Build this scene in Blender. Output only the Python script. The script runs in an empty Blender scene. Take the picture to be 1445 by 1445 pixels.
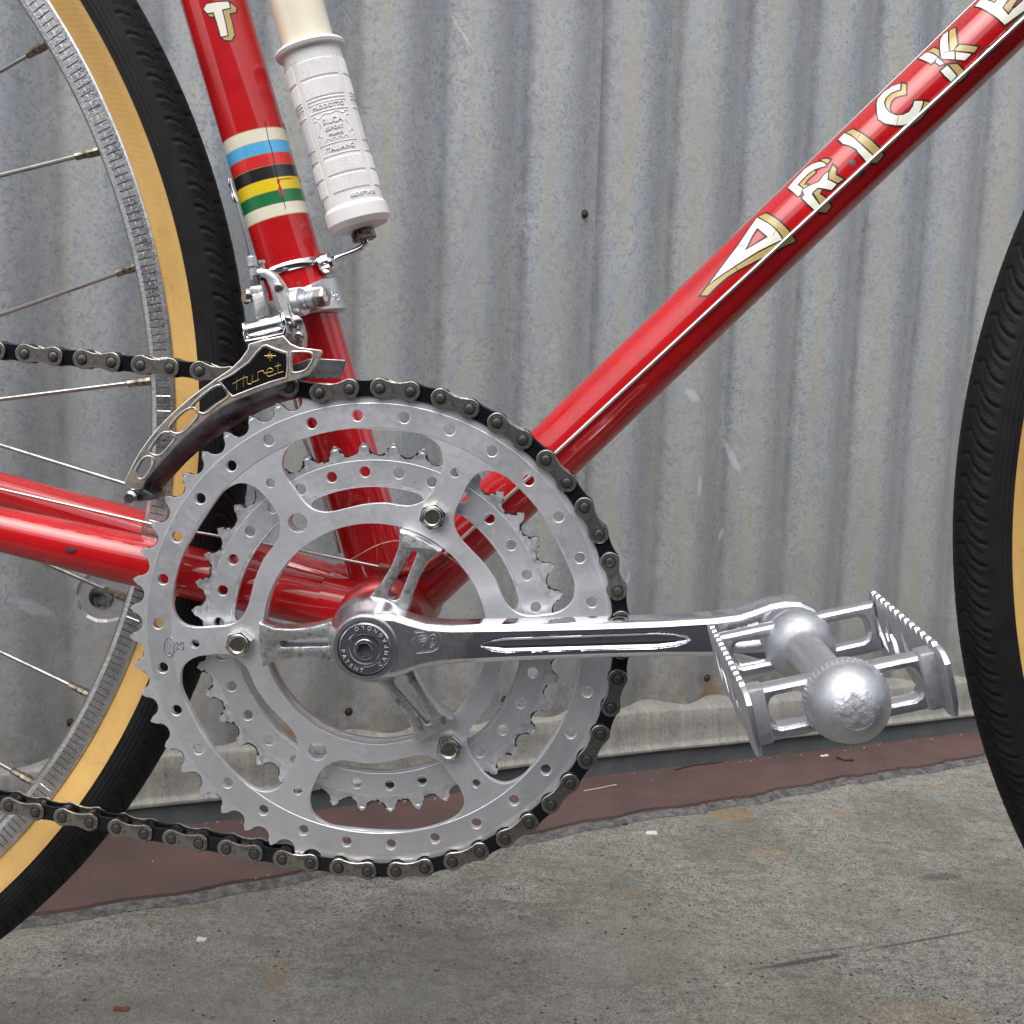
import bpy, bmesh, math, random
import numpy as np
from mathutils import Vector, Matrix
random.seed(7); np.random.seed(7)
pi=math.pi; R=math.radians
SC=bpy.context.scene; COL=SC.collection
MM=0.001

# ------------------------------------------------------------------ camera
CP=[77.0951,-507.8836,116.5108,0.1323,-0.0432,-0.0381,1564.0624]
def _rot(a,b,c):
    ca,sa,cb,sb,cc,sc=math.cos(a),math.sin(a),math.cos(b),math.sin(b),math.cos(c),math.sin(c)
    Rx=np.array([[1,0,0],[0,ca,-sa],[0,sa,ca]]);Ry=np.array([[cb,0,sb],[0,1,0],[-sb,0,cb]]);Rz=np.array([[cc,-sc,0],[sc,cc,0],[0,0,1]])
    return Rz@Ry@Rx
CM=_rot(*CP[3:6])@np.array([[1,0,0],[0,0,1],[0,-1,0]])
cam_d=bpy.data.cameras.new('camera'); cam=bpy.data.objects.new('camera',cam_d); COL.objects.link(cam)
cam_d.sensor_width=36; cam_d.sensor_height=36; cam_d.lens=36*CP[6]/1445
cam_d.clip_start=0.02; cam_d.clip_end=2000
m=Matrix([list(r) for r in CM.T]).to_4x4(); m.translation=Vector([c*MM for c in CP[:3]])
cam.matrix_world=m; SC.camera=cam
# ------------------------------------------------------------------ light
SUN_EL,SUN_AZ=60,255      # degrees; azimuth counted from +X counter-clockwise (the light comes from in front of the wall, upper left)
w=bpy.data.worlds.new('World'); SC.world=w; w.use_nodes=True
nt=w.node_tree; bg=nt.nodes['Background']
sky=nt.nodes.new('ShaderNodeTexSky'); sky.sky_type='NISHITA'; sky.sun_disc=False
sky.sun_elevation=R(SUN_EL); sky.sun_rotation=R(90-SUN_AZ); sky.dust_density=3.0; sky.air_density=1.0
hs=nt.nodes.new('ShaderNodeHueSaturation'); hs.inputs['Saturation'].default_value=0.26
nt.links.new(sky.outputs[0],hs.inputs['Color']); nt.links.new(hs.outputs[0],bg.inputs[0]); bg.inputs[1].default_value=0.15
sd=bpy.data.lights.new('sun','SUN'); sd.energy=1.0; sd.angle=R(50); sd.color=(1,.96,.9)
so=bpy.data.objects.new('sun',sd); COL.objects.link(so)
dv=Vector((math.cos(R(SUN_EL))*math.cos(R(SUN_AZ)),math.cos(R(SUN_EL))*math.sin(R(SUN_AZ)),math.sin(R(SUN_EL))))
so.rotation_euler=dv.to_track_quat('Z','Y').to_euler(); so.location=dv*5
SC.view_settings.view_transform='Standard'; SC.view_settings.look='None'; SC.view_settings.gamma=1
SC.view_settings.exposure=0.95

# ------------------------------------------------------------------ helpers
def ray(u,v):
    return CM.T@np.array([(u-722.5)/CP[6],(722.5-v)/CP[6],-1.0])
def U(u,v,y):                      # where the sight line through photo point (u,v) meets the plane Y=y (mm)
    d=ray(u,v); t=(y-CP[1])/d[1]; q=np.array(CP[:3])+t*d
    return (q[0],q[1],q[2])
def gz(x): return -254-.0139*(x+412)
def link(o,parent=None,label=None,cat=None,group=None,kind=None):
    COL.objects.link(o)
    if parent is not None:
        o.parent=parent
    if label: o['label']=label
    if cat: o['category']=cat
    if group: o['group']=group
    if kind: o['kind']=kind
    return o
def tag(o,label=None,cat=None,group=None,kind=None):
    for k,v in (('label',label),('category',cat),('group',group),('kind',kind)):
        if v: o[k]=v
    return o
def finish(me,mats,ang=35):
    for mt in (mats if isinstance(mats,(list,tuple)) else [mats]): me.materials.append(mt)
    me.polygons.foreach_set('use_smooth',[True]*len(me.polygons))
    me.set_sharp_from_angle(angle=R(ang)); me.update()
def capsharp(me):
    """large flat faces of a plate keep one flat normal: every edge between such a face and its chamfer is sharp"""
    bm=bmesh.new(); bm.from_mesh(me); bm.normal_update(); big=set()
    axis=[0,0,0]
    for f in bm.faces:
        for k in range(3): axis[k]+=abs(f.normal[k])*f.calc_area()
    k=axis.index(max(axis))
    for e in bm.edges:
        if len(e.link_faces)==2:
            a,b=[abs(f.normal[k])>.97 for f in e.link_faces]
            if a!=b: e.smooth=False
    bm.to_mesh(me); bm.free(); me.update()
ROOT={}
def place(name,me,parent,**kw):
    o=bpy.data.objects.new(name,me); link(o,parent,**kw)
    if parent is not None:         # meshes are written in scene millimetres; keep them there under their root
        o.matrix_parent_inverse=ROOT.get(parent.name,Matrix.Identity(4)).inverted() if parent.name in ROOT else Matrix.Identity(4)
    return o
def mk(name,verts,faces,mats,parent=None,ang=35,mi=None,uv=None,**kw):
    me=bpy.data.meshes.new(name)
    me.from_pydata([tuple(c*MM for c in v) for v in verts] if not isinstance(verts,np.ndarray) else (verts*MM).tolist(),[],faces)
    if mi is not None: me.polygons.foreach_set('material_index',mi)
    if uv is not None:
        l=me.uv_layers.new(name='UVMap'); vi=np.zeros(len(me.loops),dtype=np.int32); me.loops.foreach_get('vertex_index',vi)
        l.data.foreach_set('uv',np.asarray(uv,dtype=np.float32)[vi].ravel())
    finish(me,mats,ang)
    return place(name,me,parent,**kw)
def grid_faces(n,m,cu=False,cv=False):
    I=np.arange(n if cu else n-1); J=np.arange(m if cv else m-1)
    i,j=np.meshgrid(I,J,indexing='ij'); i2=(i+1)%n; j2=(j+1)%m
    return np.stack([i*m+j,i2*m+j,i2*m+j2,i*m+j2],-1).reshape(-1,4)
def frame(axis,up=(0,0,1)):
    a=np.array(axis,float); a/=np.linalg.norm(a); u=np.array(up,float)
    if abs(a@u)>.95: u=np.array([1.,0,0])
    x=np.cross(u,a); x/=np.linalg.norm(x); y=np.cross(a,x); return x,y,a
def lathe(name,prof,org,axis,mats,parent=None,seg=48,ang=35,rfun=None,mif=None,**kw):
    x,y,a=frame(axis); org=np.array(org,float); V=[]
    for (t,r) in prof:
        for k in range(seg):
            th=2*pi*k/seg; rr=max(r,.001) if rfun is None else rfun(t,max(r,.001),th)
            V.append(org+a*t+(x*math.cos(th)+y*math.sin(th))*rr)
    F=[tuple(f) for f in grid_faces(len(prof),seg,False,True)]
    F=[f[::-1] for f in F]
    F.append(tuple(range(seg))[::-1] if True else ()); n=len(prof); F.append(tuple((n-1)*seg+k for k in range(seg)))
    mi=None
    if mif: mi=[mif(i//seg) for i in range((n-1)*seg)]+[0,0]
    return mk(name,np.array(V),F,mats,parent,ang,mi=mi,**kw)
def sweep(name,pts,rad,mats,parent=None,seg=12,ang=60,**kw):
    P=[np.array(p,float) for p in pts]; n=len(P); V=[]; px=None
    for i in range(n):
        a=P[min(i+1,n-1)]-P[max(i-1,0)]; a/=np.linalg.norm(a)
        if px is None: x,y,_=frame(a)
        else:
            x=px-a*(px@a); x/=np.linalg.norm(x); y=np.cross(a,x)
        px=x; r=rad[i] if isinstance(rad,(list,tuple)) else rad
        for k in range(seg):
            th=2*pi*k/seg; V.append(P[i]+(x*math.cos(th)+y*math.sin(th))*r)
    F=[tuple(f)[::-1] for f in grid_faces(n,seg,False,True)]+[tuple(range(seg))[::-1],tuple((n-1)*seg+k for k in range(seg))]
    return mk(name,np.array(V),F,mats,parent,ang,**kw)
def smooth_path(pts,n=8,closed=False):
    P=[np.array(p,float) for p in pts]; L=len(P); out=[]
    rng=range(L if closed else L-1)
    for i in rng:
        g=(lambda k:P[k%L]) if closed else (lambda k:P[min(max(k,0),L-1)])
        p0,p1,p2,p3=g(i-1),g(i),g(i+1),g(i+2)
        for k in range(n):
            t=k/n; out.append(.5*((2*p1)+(-p0+p2)*t+(2*p0-5*p1+4*p2-p3)*t*t+(-p0+3*p1-3*p2+p3)*t**3))
    if not closed: out.append(P[-1])
    return out
def fill2d(rings,thick,bev=0,res=1):
    """flat plate with holes, from closed rings of (x,y) mm; returns mesh in mm*MM lying in local XY"""
    cu=bpy.data.curves.new('plate','CURVE'); cu.dimensions='2D'; cu.fill_mode='BOTH'
    for rg in rings:
        s=cu.splines.new('POLY'); s.points.add(len(rg)-1)
        for p,q in zip(s.points,rg): p.co=(q[0],q[1],0,1)
        s.use_cyclic_u=True
    cu.extrude=max(thick/2-bev,0); cu.bevel_depth=bev; cu.bevel_resolution=res; cu.offset=-bev
    o=bpy.data.objects.new('plate',cu); COL.objects.link(o)
    dg=bpy.context.evaluated_depsgraph_get(); me=bpy.data.meshes.new_from_object(o.evaluated_get(dg))
    bpy.data.objects.remove(o); bpy.data.curves.remove(cu); me.materials.clear()
    bm=bmesh.new(); bm.from_mesh(me); bmesh.ops.remove_doubles(bm,verts=bm.verts,dist=1e-4); bm.to_mesh(me); bm.free()
    return me
def xform(me,fn):
    n=len(me.vertices); co=np.zeros(n*3); me.vertices.foreach_get('co',co); co=co.reshape(-1,3)
    me.vertices.foreach_set('co',(fn(co)).ravel()); me.update()
def plate(name,rings,y0,y1,mats,parent=None,bev=.3,ang=30,side=None,fn=None,**kw):
    """upright plate: rings in scene (x,z) mm, thickness from y0 (near) to y1 (far)"""
    me=fill2d(rings,abs(y1-y0),bev); ym=(y0+y1)/2
    def f(c):
        q=np.stack([c[:,0],ym-c[:,2],c[:,1]],1)
        if fn is not None: q=fn(q)
        return q*MM
    xform(me,f)
    if side is not None:
        me.update(); mi=[1 if abs(p.normal.y)<.5 and side(p.center/MM) else 0 for p in me.polygons]
        me.polygons.foreach_set('material_index',mi)
    finish(me,mats,ang)
    if fn is None: capsharp(me)
    return place(name,me,parent,**kw)
def circ(cx,cz,r,n=20,a0=0): return [(cx+r*math.cos(a0+2*pi*k/n),cz+r*math.sin(a0+2*pi*k/n)) for k in range(n)]
def pol(r,deg): return (r*math.cos(R(deg)),r*math.sin(R(deg)))
def rotp(pts,deg):
    c,s=math.cos(R(deg)),math.sin(R(deg)); return [(x*c-z*s,x*s+z*c) for x,z in pts]
def boxm(name,lo,hi,mats,parent=None,bev=.5,mat4=None,**kw):
    bm=bmesh.new(); bmesh.ops.create_cube(bm,size=1)
    for v in bm.verts: v.co=Vector([lo[i]+(hi[i]-lo[i])*(v.co[i]+.5) for i in range(3)])
    if bev: bmesh.ops.bevel(bm,geom=bm.edges[:],offset=bev,segments=2,profile=.5,affect='EDGES')
    if mat4 is not None: bm.transform(mat4)
    for v in bm.verts: v.co*=MM
    me=bpy.data.meshes.new(name); bm.to_mesh(me); bm.free(); finish(me,mats,40); return place(name,me,parent,**kw)
def text_mesh(s,size,extr=.1,bev=0,space=1.0):
    cu=bpy.data.curves.new('t','FONT'); cu.body=s; cu.size=size; cu.extrude=extr; cu.bevel_depth=bev; cu.align_x='CENTER'; cu.align_y='CENTER'; cu.space_character=space; cu.resolution_u=3
    o=bpy.data.objects.new('t',cu); COL.objects.link(o); dg=bpy.context.evaluated_depsgraph_get()
    me=bpy.data.meshes.new_from_object(o.evaluated_get(dg)); bpy.data.objects.remove(o); bpy.data.curves.remove(cu); me.materials.clear(); return me

# ------------------------------------------------------------------ materials
class G:
    def __init__(s,name):
        s.m=bpy.data.materials.new(name); s.m.use_nodes=True; s.t=s.m.node_tree; s.b=s.t.nodes['Principled BSDF']; s.tc=s.n('ShaderNodeTexCoord')
        s.obj=s.tc.outputs['Object']
    def n(s,t,**k):
        x=s.t.nodes.new(t)
        for a,b in k.items(): setattr(x,a,b)
        return x
    def put(s,sock,v):
        if isinstance(v,bpy.types.NodeSocket): s.t.links.new(v,sock)
        elif isinstance(v,tuple) and len(v)==3 and sock.type=='RGBA': sock.default_value=(*v,1)
        else: sock.default_value=v
    def vec(s,scale=(1,1,1),rot=(0,0,0),loc=(0,0,0),src=None):
        x=s.n('ShaderNodeMapping'); s.put(x.inputs[0],src or s.obj); x.inputs[1].default_value=loc; x.inputs[2].default_value=rot; x.inputs[3].default_value=scale; return x.outputs[0]
    def noise(s,scale,detail=4,rough=.6,vec=None,dist=0):
        x=s.n('ShaderNodeTexNoise'); s.put(x.inputs['Vector'],vec or s.obj); x.inputs['Scale'].default_value=scale; x.inputs['Detail'].default_value=detail; x.inputs['Roughness'].default_value=rough; x.inputs['Distortion'].default_value=dist; return x.outputs['Fac']
    def vor(s,scale,vec=None,feat='F1',out='Distance'):
        x=s.n('ShaderNodeTexVoronoi',feature=feat); s.put(x.inputs['Vector'],vec or s.obj); x.inputs['Scale'].default_value=scale; return x.outputs[out]
    def rmp(s,f,a,b,c=0.,d=1.):
        x=s.n('ShaderNodeMapRange'); s.put(x.inputs[0],f); 
        for i,v in enumerate((a,b,c,d)): x.inputs[i+1].default_value=v
        return x.outputs[0]
    def mix(s,f,a,b,mode='MIX'):
        x=s.n('ShaderNodeMix',data_type='RGBA',blend_type=mode); s.put(x.inputs[0],f); s.put(x.inputs[6],a); s.put(x.inputs[7],b); return x.outputs[2]
    def math(s,op,a,b=0.,c=0.):
        x=s.n('ShaderNodeMath',operation=op); s.put(x.inputs[0],a); s.put(x.inputs[1],b); s.put(x.inputs[2],c); return x.outputs[0]
    def sep(s,v=None):
        x=s.n('ShaderNodeSeparateXYZ'); s.put(x.inputs[0],v or s.obj); return x.outputs
    def bump(s,h,strength=.3,dist=.001,prev=None):
        x=s.n('ShaderNodeBump'); s.put(x.inputs['Height'],h); x.inputs['Strength'].default_value=strength; x.inputs['Distance'].default_value=dist
        if prev is not None: s.put(x.inputs['Normal'],prev)
        return x.outputs[0]
    def out(s,col=None,rough=None,metal=None,normal=None,coat=None,coat_r=None,spec=None,**k):
        for nm,v in (('Base Color',col),('Roughness',rough),('Metallic',metal),('Normal',normal),('Coat Weight',coat),('Coat Roughness',coat_r),('Specular IOR Level',spec)):
            if v is not None: s.put(s.b.inputs[nm],v)
        return s.m
    def blob(s,cx,cy,rx,ry,rot=0,wob=.5,ns=60,axes=(0,1)):
        o=s.sep(); X=s.math('SUBTRACT',o[axes[0]],cx); Y=s.math('SUBTRACT',o[axes[1]],cy)
        c,sn=math.cos(rot),math.sin(rot)
        a=s.math('ADD',s.math('MULTIPLY',X,c/rx),s.math('MULTIPLY',Y,sn/rx)); b=s.math('ADD',s.math('MULTIPLY',X,-sn/ry),s.math('MULTIPLY',Y,c/ry))
        d=s.math('SQRT',s.math('ADD',s.math('MULTIPLY',a,a),s.math('MULTIPLY',b,b)))
        d=s.math('ADD',d,s.math('MULTIPLY',s.math('SUBTRACT',s.noise(ns,4,.7),.5),wob*2))
        return s.rmp(d,1.,.55)
def metal(name,col,rough,grime=None,gs=60,glo=.5,ghi=.75,scr=.0,rv=.15,brush=None,bump=.0,bs=400,gr=.25):
    g=G(name); n1=g.noise(gs,5,.65); c=col
    fine=g.noise(900,2,.5)
    c=g.mix(g.rmp(fine,.3,.7,0,.25),col,tuple(x*.8 for x in col))
    if grime: c=g.mix(g.rmp(n1,glo,ghi),c,grime)
    v=g.vec(brush or (1,1,1)); bn=g.noise(500,3,.6,vec=v)
    r=g.math('ADD',g.rmp(bn,.2,.8,rough*(1-rv),rough*(1+rv)),g.rmp(n1,.45,.8,0,gr if grime else .05))
    nn=None
    if bump: nn=g.bump(g.noise(bs,4,.6,vec=v),bump,.0004)
    return g.out(c,r,1.0,nn)
M={}
def red_paint():
    g=G('red_enamel'); n=g.noise(35,4,.6); c=g.mix(g.rmp(n,.35,.7),(.50,.008,.011),(.38,.005,.008))
    chips=g.rmp(g.noise(120,5,.75),.775,.79); c=g.mix(chips,c,(.10,.05,.045))
    dust=g.rmp(g.noise(600,3,.7),.70,.78,0,.3); c=g.mix(dust,c,(.35,.08,.07))
    r=g.rmp(g.noise(220,4,.7),.3,.8,.22,.42)
    return g.out(c,r,.0,g.bump(g.noise(90,2,.5),.06,.0004),coat=1.,coat_r=g.rmp(g.noise(300,4,.7),.35,.8,.02,.10),spec=.15)
M['red']=red_paint()
def dull_red():
    g=G('grimy_red_enamel'); c=g.mix(g.rmp(g.noise(70,5,.7),.4,.65),(.40,.008,.010),(.13,.012,.012))
    return g.out(c,.4,.2,None,coat=.4,coat_r=.25)
M['red2']=dull_red()
M['alu']=metal('satin_aluminium',(.91,.92,.96),.46,grime=(.62,.62,.64),gs=25,glo=.58,ghi=.95,rv=.08,bump=.02,gr=.06)
M['alu2']=metal('worn_satin_aluminium',(.76,.77,.80),.46,grime=(.48,.48,.50),gs=30,glo=.45,ghi=.85,rv=.3,bump=.08)
M['aluedge']=metal('grimy_aluminium_edge',(.75,.76,.80),.28,grime=(.03,.03,.03),gs=260,glo=.40,ghi=.50)
M['crank']=metal('polished_crank_aluminium',(.80,.81,.86),.055,grime=(.42,.42,.44),gs=130,glo=.62,ghi=.8,rv=.4,bump=.02,bs=900,gr=.07)
def worn_crank():
    g=G('polished_crank_with_dull_root'); n1=g.noise(130,5,.65); c=g.mix(g.rmp(n1,.62,.8),(.80,.81,.86),(.42,.42,.44))
    x=g.math('ADD',g.sep()[0],g.math('MULTIPLY',g.math('SUBTRACT',g.noise(160,5,.75),.5),.022)); d=g.rmp(x,.049,.040,0,1)
    c=g.mix(g.math('MULTIPLY',d,g.rmp(g.noise(300,4,.8),.35,.65,.25,.85)),c,(.50,.50,.50))
    sp=g.math('MULTIPLY',g.rmp(g.noise(900,2,.8),.66,.72),.5); c=g.mix(sp,c,(.45,.45,.5))
    r=g.math('ADD',g.math('ADD',g.rmp(g.noise(500,3,.6),.2,.8,.035,.08),g.math('MULTIPLY',d,.24)),g.math('MULTIPLY',sp,.3))
    return g.out(c,r,1.0,g.bump(g.noise(900,3,.6),.03,.0004))
M['crank']=worn_crank()
M['spider']=metal('pitted_crank_aluminium',(.72,.72,.73),.34,grime=(.25,.24,.22),gs=210,glo=.5,ghi=.64,bump=.35,bs=900)
M['cast']=metal('cast_alloy',(.66,.66,.68),.42,grime=(.30,.29,.27),gs=150,glo=.55,ghi=.75,bump=.25,bs=900)
M['pedal']=metal('dull_pedal_alloy',(.56,.58,.61),.48,grime=(.35,.35,.36),gs=90,glo=.5,ghi=.75,bump=.15,bs=900)
M['pedalgrip']=metal('scraped_alloy',(.66,.68,.72),.55,grime=(.30,.30,.32),gs=420,glo=.42,ghi=.66,bump=.9,bs=520)
M['chrome']=metal('chrome',(.80,.80,.82),.07,grime=(.40,.38,.34),gs=160,glo=.58,ghi=.75)
M['brassy']=metal('worn_brassy_chrome',(.90,.86,.80),.30,grime=(.60,.44,.30),gs=170,glo=.50,ghi=.68,bump=.25)
M['steel']=metal('nut_steel',(.62,.60,.56),.18,grime=(.30,.26,.20),gs=240,glo=.5,ghi=.66)
M['darksteel']=metal('dirty_steel',(.38,.39,.41),.34,grime=(.05,.05,.055),gs=110,glo=.45,ghi=.62,bump=.3)
M['link']=metal('oiled_chain_steel',(.37,.355,.325),.32,grime=(.10,.095,.085),gs=260,glo=.48,ghi=.66,bump=.3)
M['linkedge']=metal('bright_chain_edge',(.66,.62,.55),.22)
M['pin']=metal('chain_pin_steel',(.16,.155,.15),.40,grime=(.05,.05,.05),gs=500)
M['inner']=G('oily_black_steel').out((.012,.013,.017),.22,.5)
M['spoke']=metal('spoke_wire',(.40,.40,.40),.36,grime=(.20,.19,.17),gs=120,glo=.5,ghi=.7)
M['nipple']=metal('nipple_brass',(.34,.30,.23),.35,grime=(.10,.09,.08),gs=400,glo=.45,ghi=.6)
M['rim']=metal('rim_steel',(.70,.70,.72),.25,grime=(.38,.36,.33),gs=110,glo=.48,ghi=.72,bump=.35,bs=600)
M['grime']=G('black_grime').out((.018,.017,.017),.5,.1)
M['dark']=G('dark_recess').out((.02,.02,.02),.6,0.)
M['gold']=metal('gold_leaf',(.62,.46,.16),.35)
def simple(name,col,rough,var=.85,ns=80,bump=.0,coat=0,spec=None):
    g=G(name); c=g.mix(g.rmp(g.noise(ns,5,.7),.35,.7),col,tuple(x*var for x in col))
    return g.out(c,rough,0.,g.bump(g.noise(ns*6,3,.6),bump,.0003) if bump else None,coat=coat,coat_r=.1,spec=spec)
M['cream']=simple('cream_enamel',(.80,.74,.58),.25,.93,coat=.6)
M['white']=simple('white_plastic',(.79,.785,.77),.34,.86,55,.08)
M['decalwhite']=simple('decal_white',(.78,.76,.66),.3,.95,200,coat=.4)
M['decalblack']=simple('decal_black',(.012,.012,.014),.3)
M['decalgold']=simple('decal_gold',(.50,.36,.13),.35,.8,500,coat=.4)
for k,c in (('bblue',(.08,.40,.72)),('bred',(.62,.02,.018)),('bblack',(.012,.012,.012)),('byellow',(.78,.56,.01)),('bgreen',(.01,.16,.05)),('bcream',(.74,.71,.56))):
    M[k]=simple('band_'+k[1:],c,.28,.9,150,coat=.7)
M['knurl']=metal('knurled_brass',(.24,.22,.17),.35,grime=(.06,.05,.04),gs=300,glo=.45,ghi=.6)
def rubber():
    g=G('black_tread_rubber'); c=g.mix(g.rmp(g.noise(90,5,.7),.4,.7),(.006,.006,.007),(.012,.012,.013))
    uv=g.tc.outputs['UV']; k=g.vor(1.0,vec=g.vec((7,7,1),rot=(0,0,.78),src=uv)); s=g.sep(uv)
    band=g.math('MULTIPLY',g.rmp(g.math('ABSOLUTE',s[1]),.72,.78),g.rmp(g.math('ABSOLUTE',s[1]),1.35,1.3))
    return g.out(c,.66,0.,g.bump(g.math('MULTIPLY',k,band),.35,.0005),spec=.2)
M['rubber']=rubber()
def gum():
    g=G('gumwall'); c=g.mix(g.rmp(g.noise(22,5,.65),.35,.7),(.61,.38,.12),(.50,.295,.085))
    c=g.mix(g.rmp(g.noise(110,6,.8),.56,.78,0,.7),c,(.25,.15,.06))
    uv=g.tc.outputs['UV']; wv=g.n('ShaderNodeTexWave',wave_type='BANDS',bands_direction='DIAGONAL'); g.put(wv.inputs[0],uv); wv.inputs['Scale'].default_value=2.2; wv.inputs['Distortion'].default_value=.6
    return g.out(c,.5,0.,g.bump(wv.outputs[1],.06,.0003))
M['gum']=gum()
# ------------------------------------------------------------------ the setting
YAW=R(26); WB=np.array([56.5,447.9,-260.5]); WE=np.array([math.cos(YAW),math.sin(YAW),0]); WN=np.array([-math.sin(YAW),math.cos(YAW),0])
def W(s,n,h):
    q=WB+WE*s+WN*n; return (q[0],q[1],gz(q[0])+h)
def UW(u,v,n=3.5):
    d=ray(u,v); c=np.array(CP[:3]); t=((WB-c)@WN+n)/(d@WN); q=c+t*d-WB; s=q@WE; return s,q[2]+.0125*s
def UG(u,v,dz=0):
    z=-260.
    for _ in range(12):
        d=ray(u,v); t=(z-CP[2])/d[2]; q=np.array(CP[:3])+t*d; z=gz(q[0])+dz
    return q
# materials of the setting
def galv(name,base=(.385,.41,.43),dirt=True):
    g=G(name); o=g.sep(); v=g.vor(130,out='Color',vec=g.vec((1,1,.7))); vs=g.sep(v)[0]
    n=g.noise(70,6,.7); big=g.noise(5,4,.6); strk=g.noise(1.,6,.7,vec=g.vec((70,10,1.3)))
    speck=g.noise(260,4,.75)
    c=g.mix(g.rmp(vs,.2,.8,.0,.3),base,tuple(x*.78 for x in base))
    wv_=g.vec((1,1,.8)); c=g.mix(g.rmp(g.noise(150,5,.75,vec=wv_,dist=1.2),.50,.60,0,.7),c,tuple(x*y for x,y in zip(base,(.50,.56,.66))))
    c=g.mix(g.rmp(g.noise(330,3,.7,dist=.8),.55,.62,0,.75),c,tuple(x*y for x,y in zip(base,(.36,.40,.46))))
    c=g.mix(g.rmp(g.noise(40,4,.7,vec=g.vec((1,1,.5))),.40,.66,0,.55),c,tuple(x*y for x,y in zip(base,(.70,.77,.88))))
    c=g.mix(g.rmp(g.noise(420,2,.8),.70,.76,0,.5),c,(.62,.64,.66))
    c=g.mix(g.rmp(strk,.42,.68,0,.5),c,(.39,.365,.31))
    c=g.mix(g.rmp(big,.4,.65,0,.25),c,(.28,.285,.285))
    if dirt:
        # grime line along each furrow and pale brown run-off on one flank
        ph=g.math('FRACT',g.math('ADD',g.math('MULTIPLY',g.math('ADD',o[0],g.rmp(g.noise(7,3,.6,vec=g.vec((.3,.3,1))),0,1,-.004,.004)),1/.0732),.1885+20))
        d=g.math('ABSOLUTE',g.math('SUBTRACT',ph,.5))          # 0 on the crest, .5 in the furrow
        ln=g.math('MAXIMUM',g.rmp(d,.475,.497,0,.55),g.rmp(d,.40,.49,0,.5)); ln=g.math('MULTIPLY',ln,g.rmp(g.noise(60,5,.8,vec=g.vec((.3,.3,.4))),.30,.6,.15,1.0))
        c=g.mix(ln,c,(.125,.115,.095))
        br=g.math('MULTIPLY',g.rmp(g.math('ABSOLUTE',g.math('SUBTRACT',ph,.30)),.13,.02,0,.55),g.rmp(g.noise(9,5,.7,vec=g.vec((3,1,.5))),.35,.6))
        c=g.mix(br,c,(.35,.32,.255))
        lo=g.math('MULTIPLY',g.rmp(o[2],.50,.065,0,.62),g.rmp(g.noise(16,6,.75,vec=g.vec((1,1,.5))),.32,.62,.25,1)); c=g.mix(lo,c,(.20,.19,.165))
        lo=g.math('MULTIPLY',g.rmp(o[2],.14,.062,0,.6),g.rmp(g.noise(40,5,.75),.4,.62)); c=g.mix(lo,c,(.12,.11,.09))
        rs=g.math('MULTIPLY',g.rmp(o[2],.085,.062,0,1),g.rmp(g.noise(24,5,.75),.52,.66)); c=g.mix(rs,c,(.26,.13,.06))
        for (u,vv,rx,ry,rot) in ((982,562,9,5,-.6),(1046,652,21,4,-1.05),(1030,762,8,2.5,1.2),(890,820,7,2.5,1.3),(45,850,17,6,-.5),(660,40,20,1.2,-1.0),(990,690,3,12,0)):
            s_,h_=UW(u,vv); c=g.mix(g.math('MULTIPLY',g.blob(s_*MM,h_*MM,rx*MM,ry*MM,rot,.7,110,(0,2)),.45),c,(.56,.58,.62))
    r=g.rmp(n,.3,.7,.42,.62)
    nn=g.bump(g.noise(300,4,.7),.12,.0006); nn=g.bump(g.noise(14,3,.5),.25,.004,nn)
    return g.out(c,r,.12,nn,spec=.35)
M['galv']=galv('galvanised_corrugated_steel'); M['flash']=galv('stained_galvanised_flashing',(.235,.225,.195),False)
g=G('grey_base_trim'); M['trim']=g.out(g.mix(g.rmp(g.noise(40,5,.7),.4,.7),(.055,.062,.068),(.085,.09,.09)),.5,0,g.bump(g.noise(200,3,.6),.2,.0005))
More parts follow.
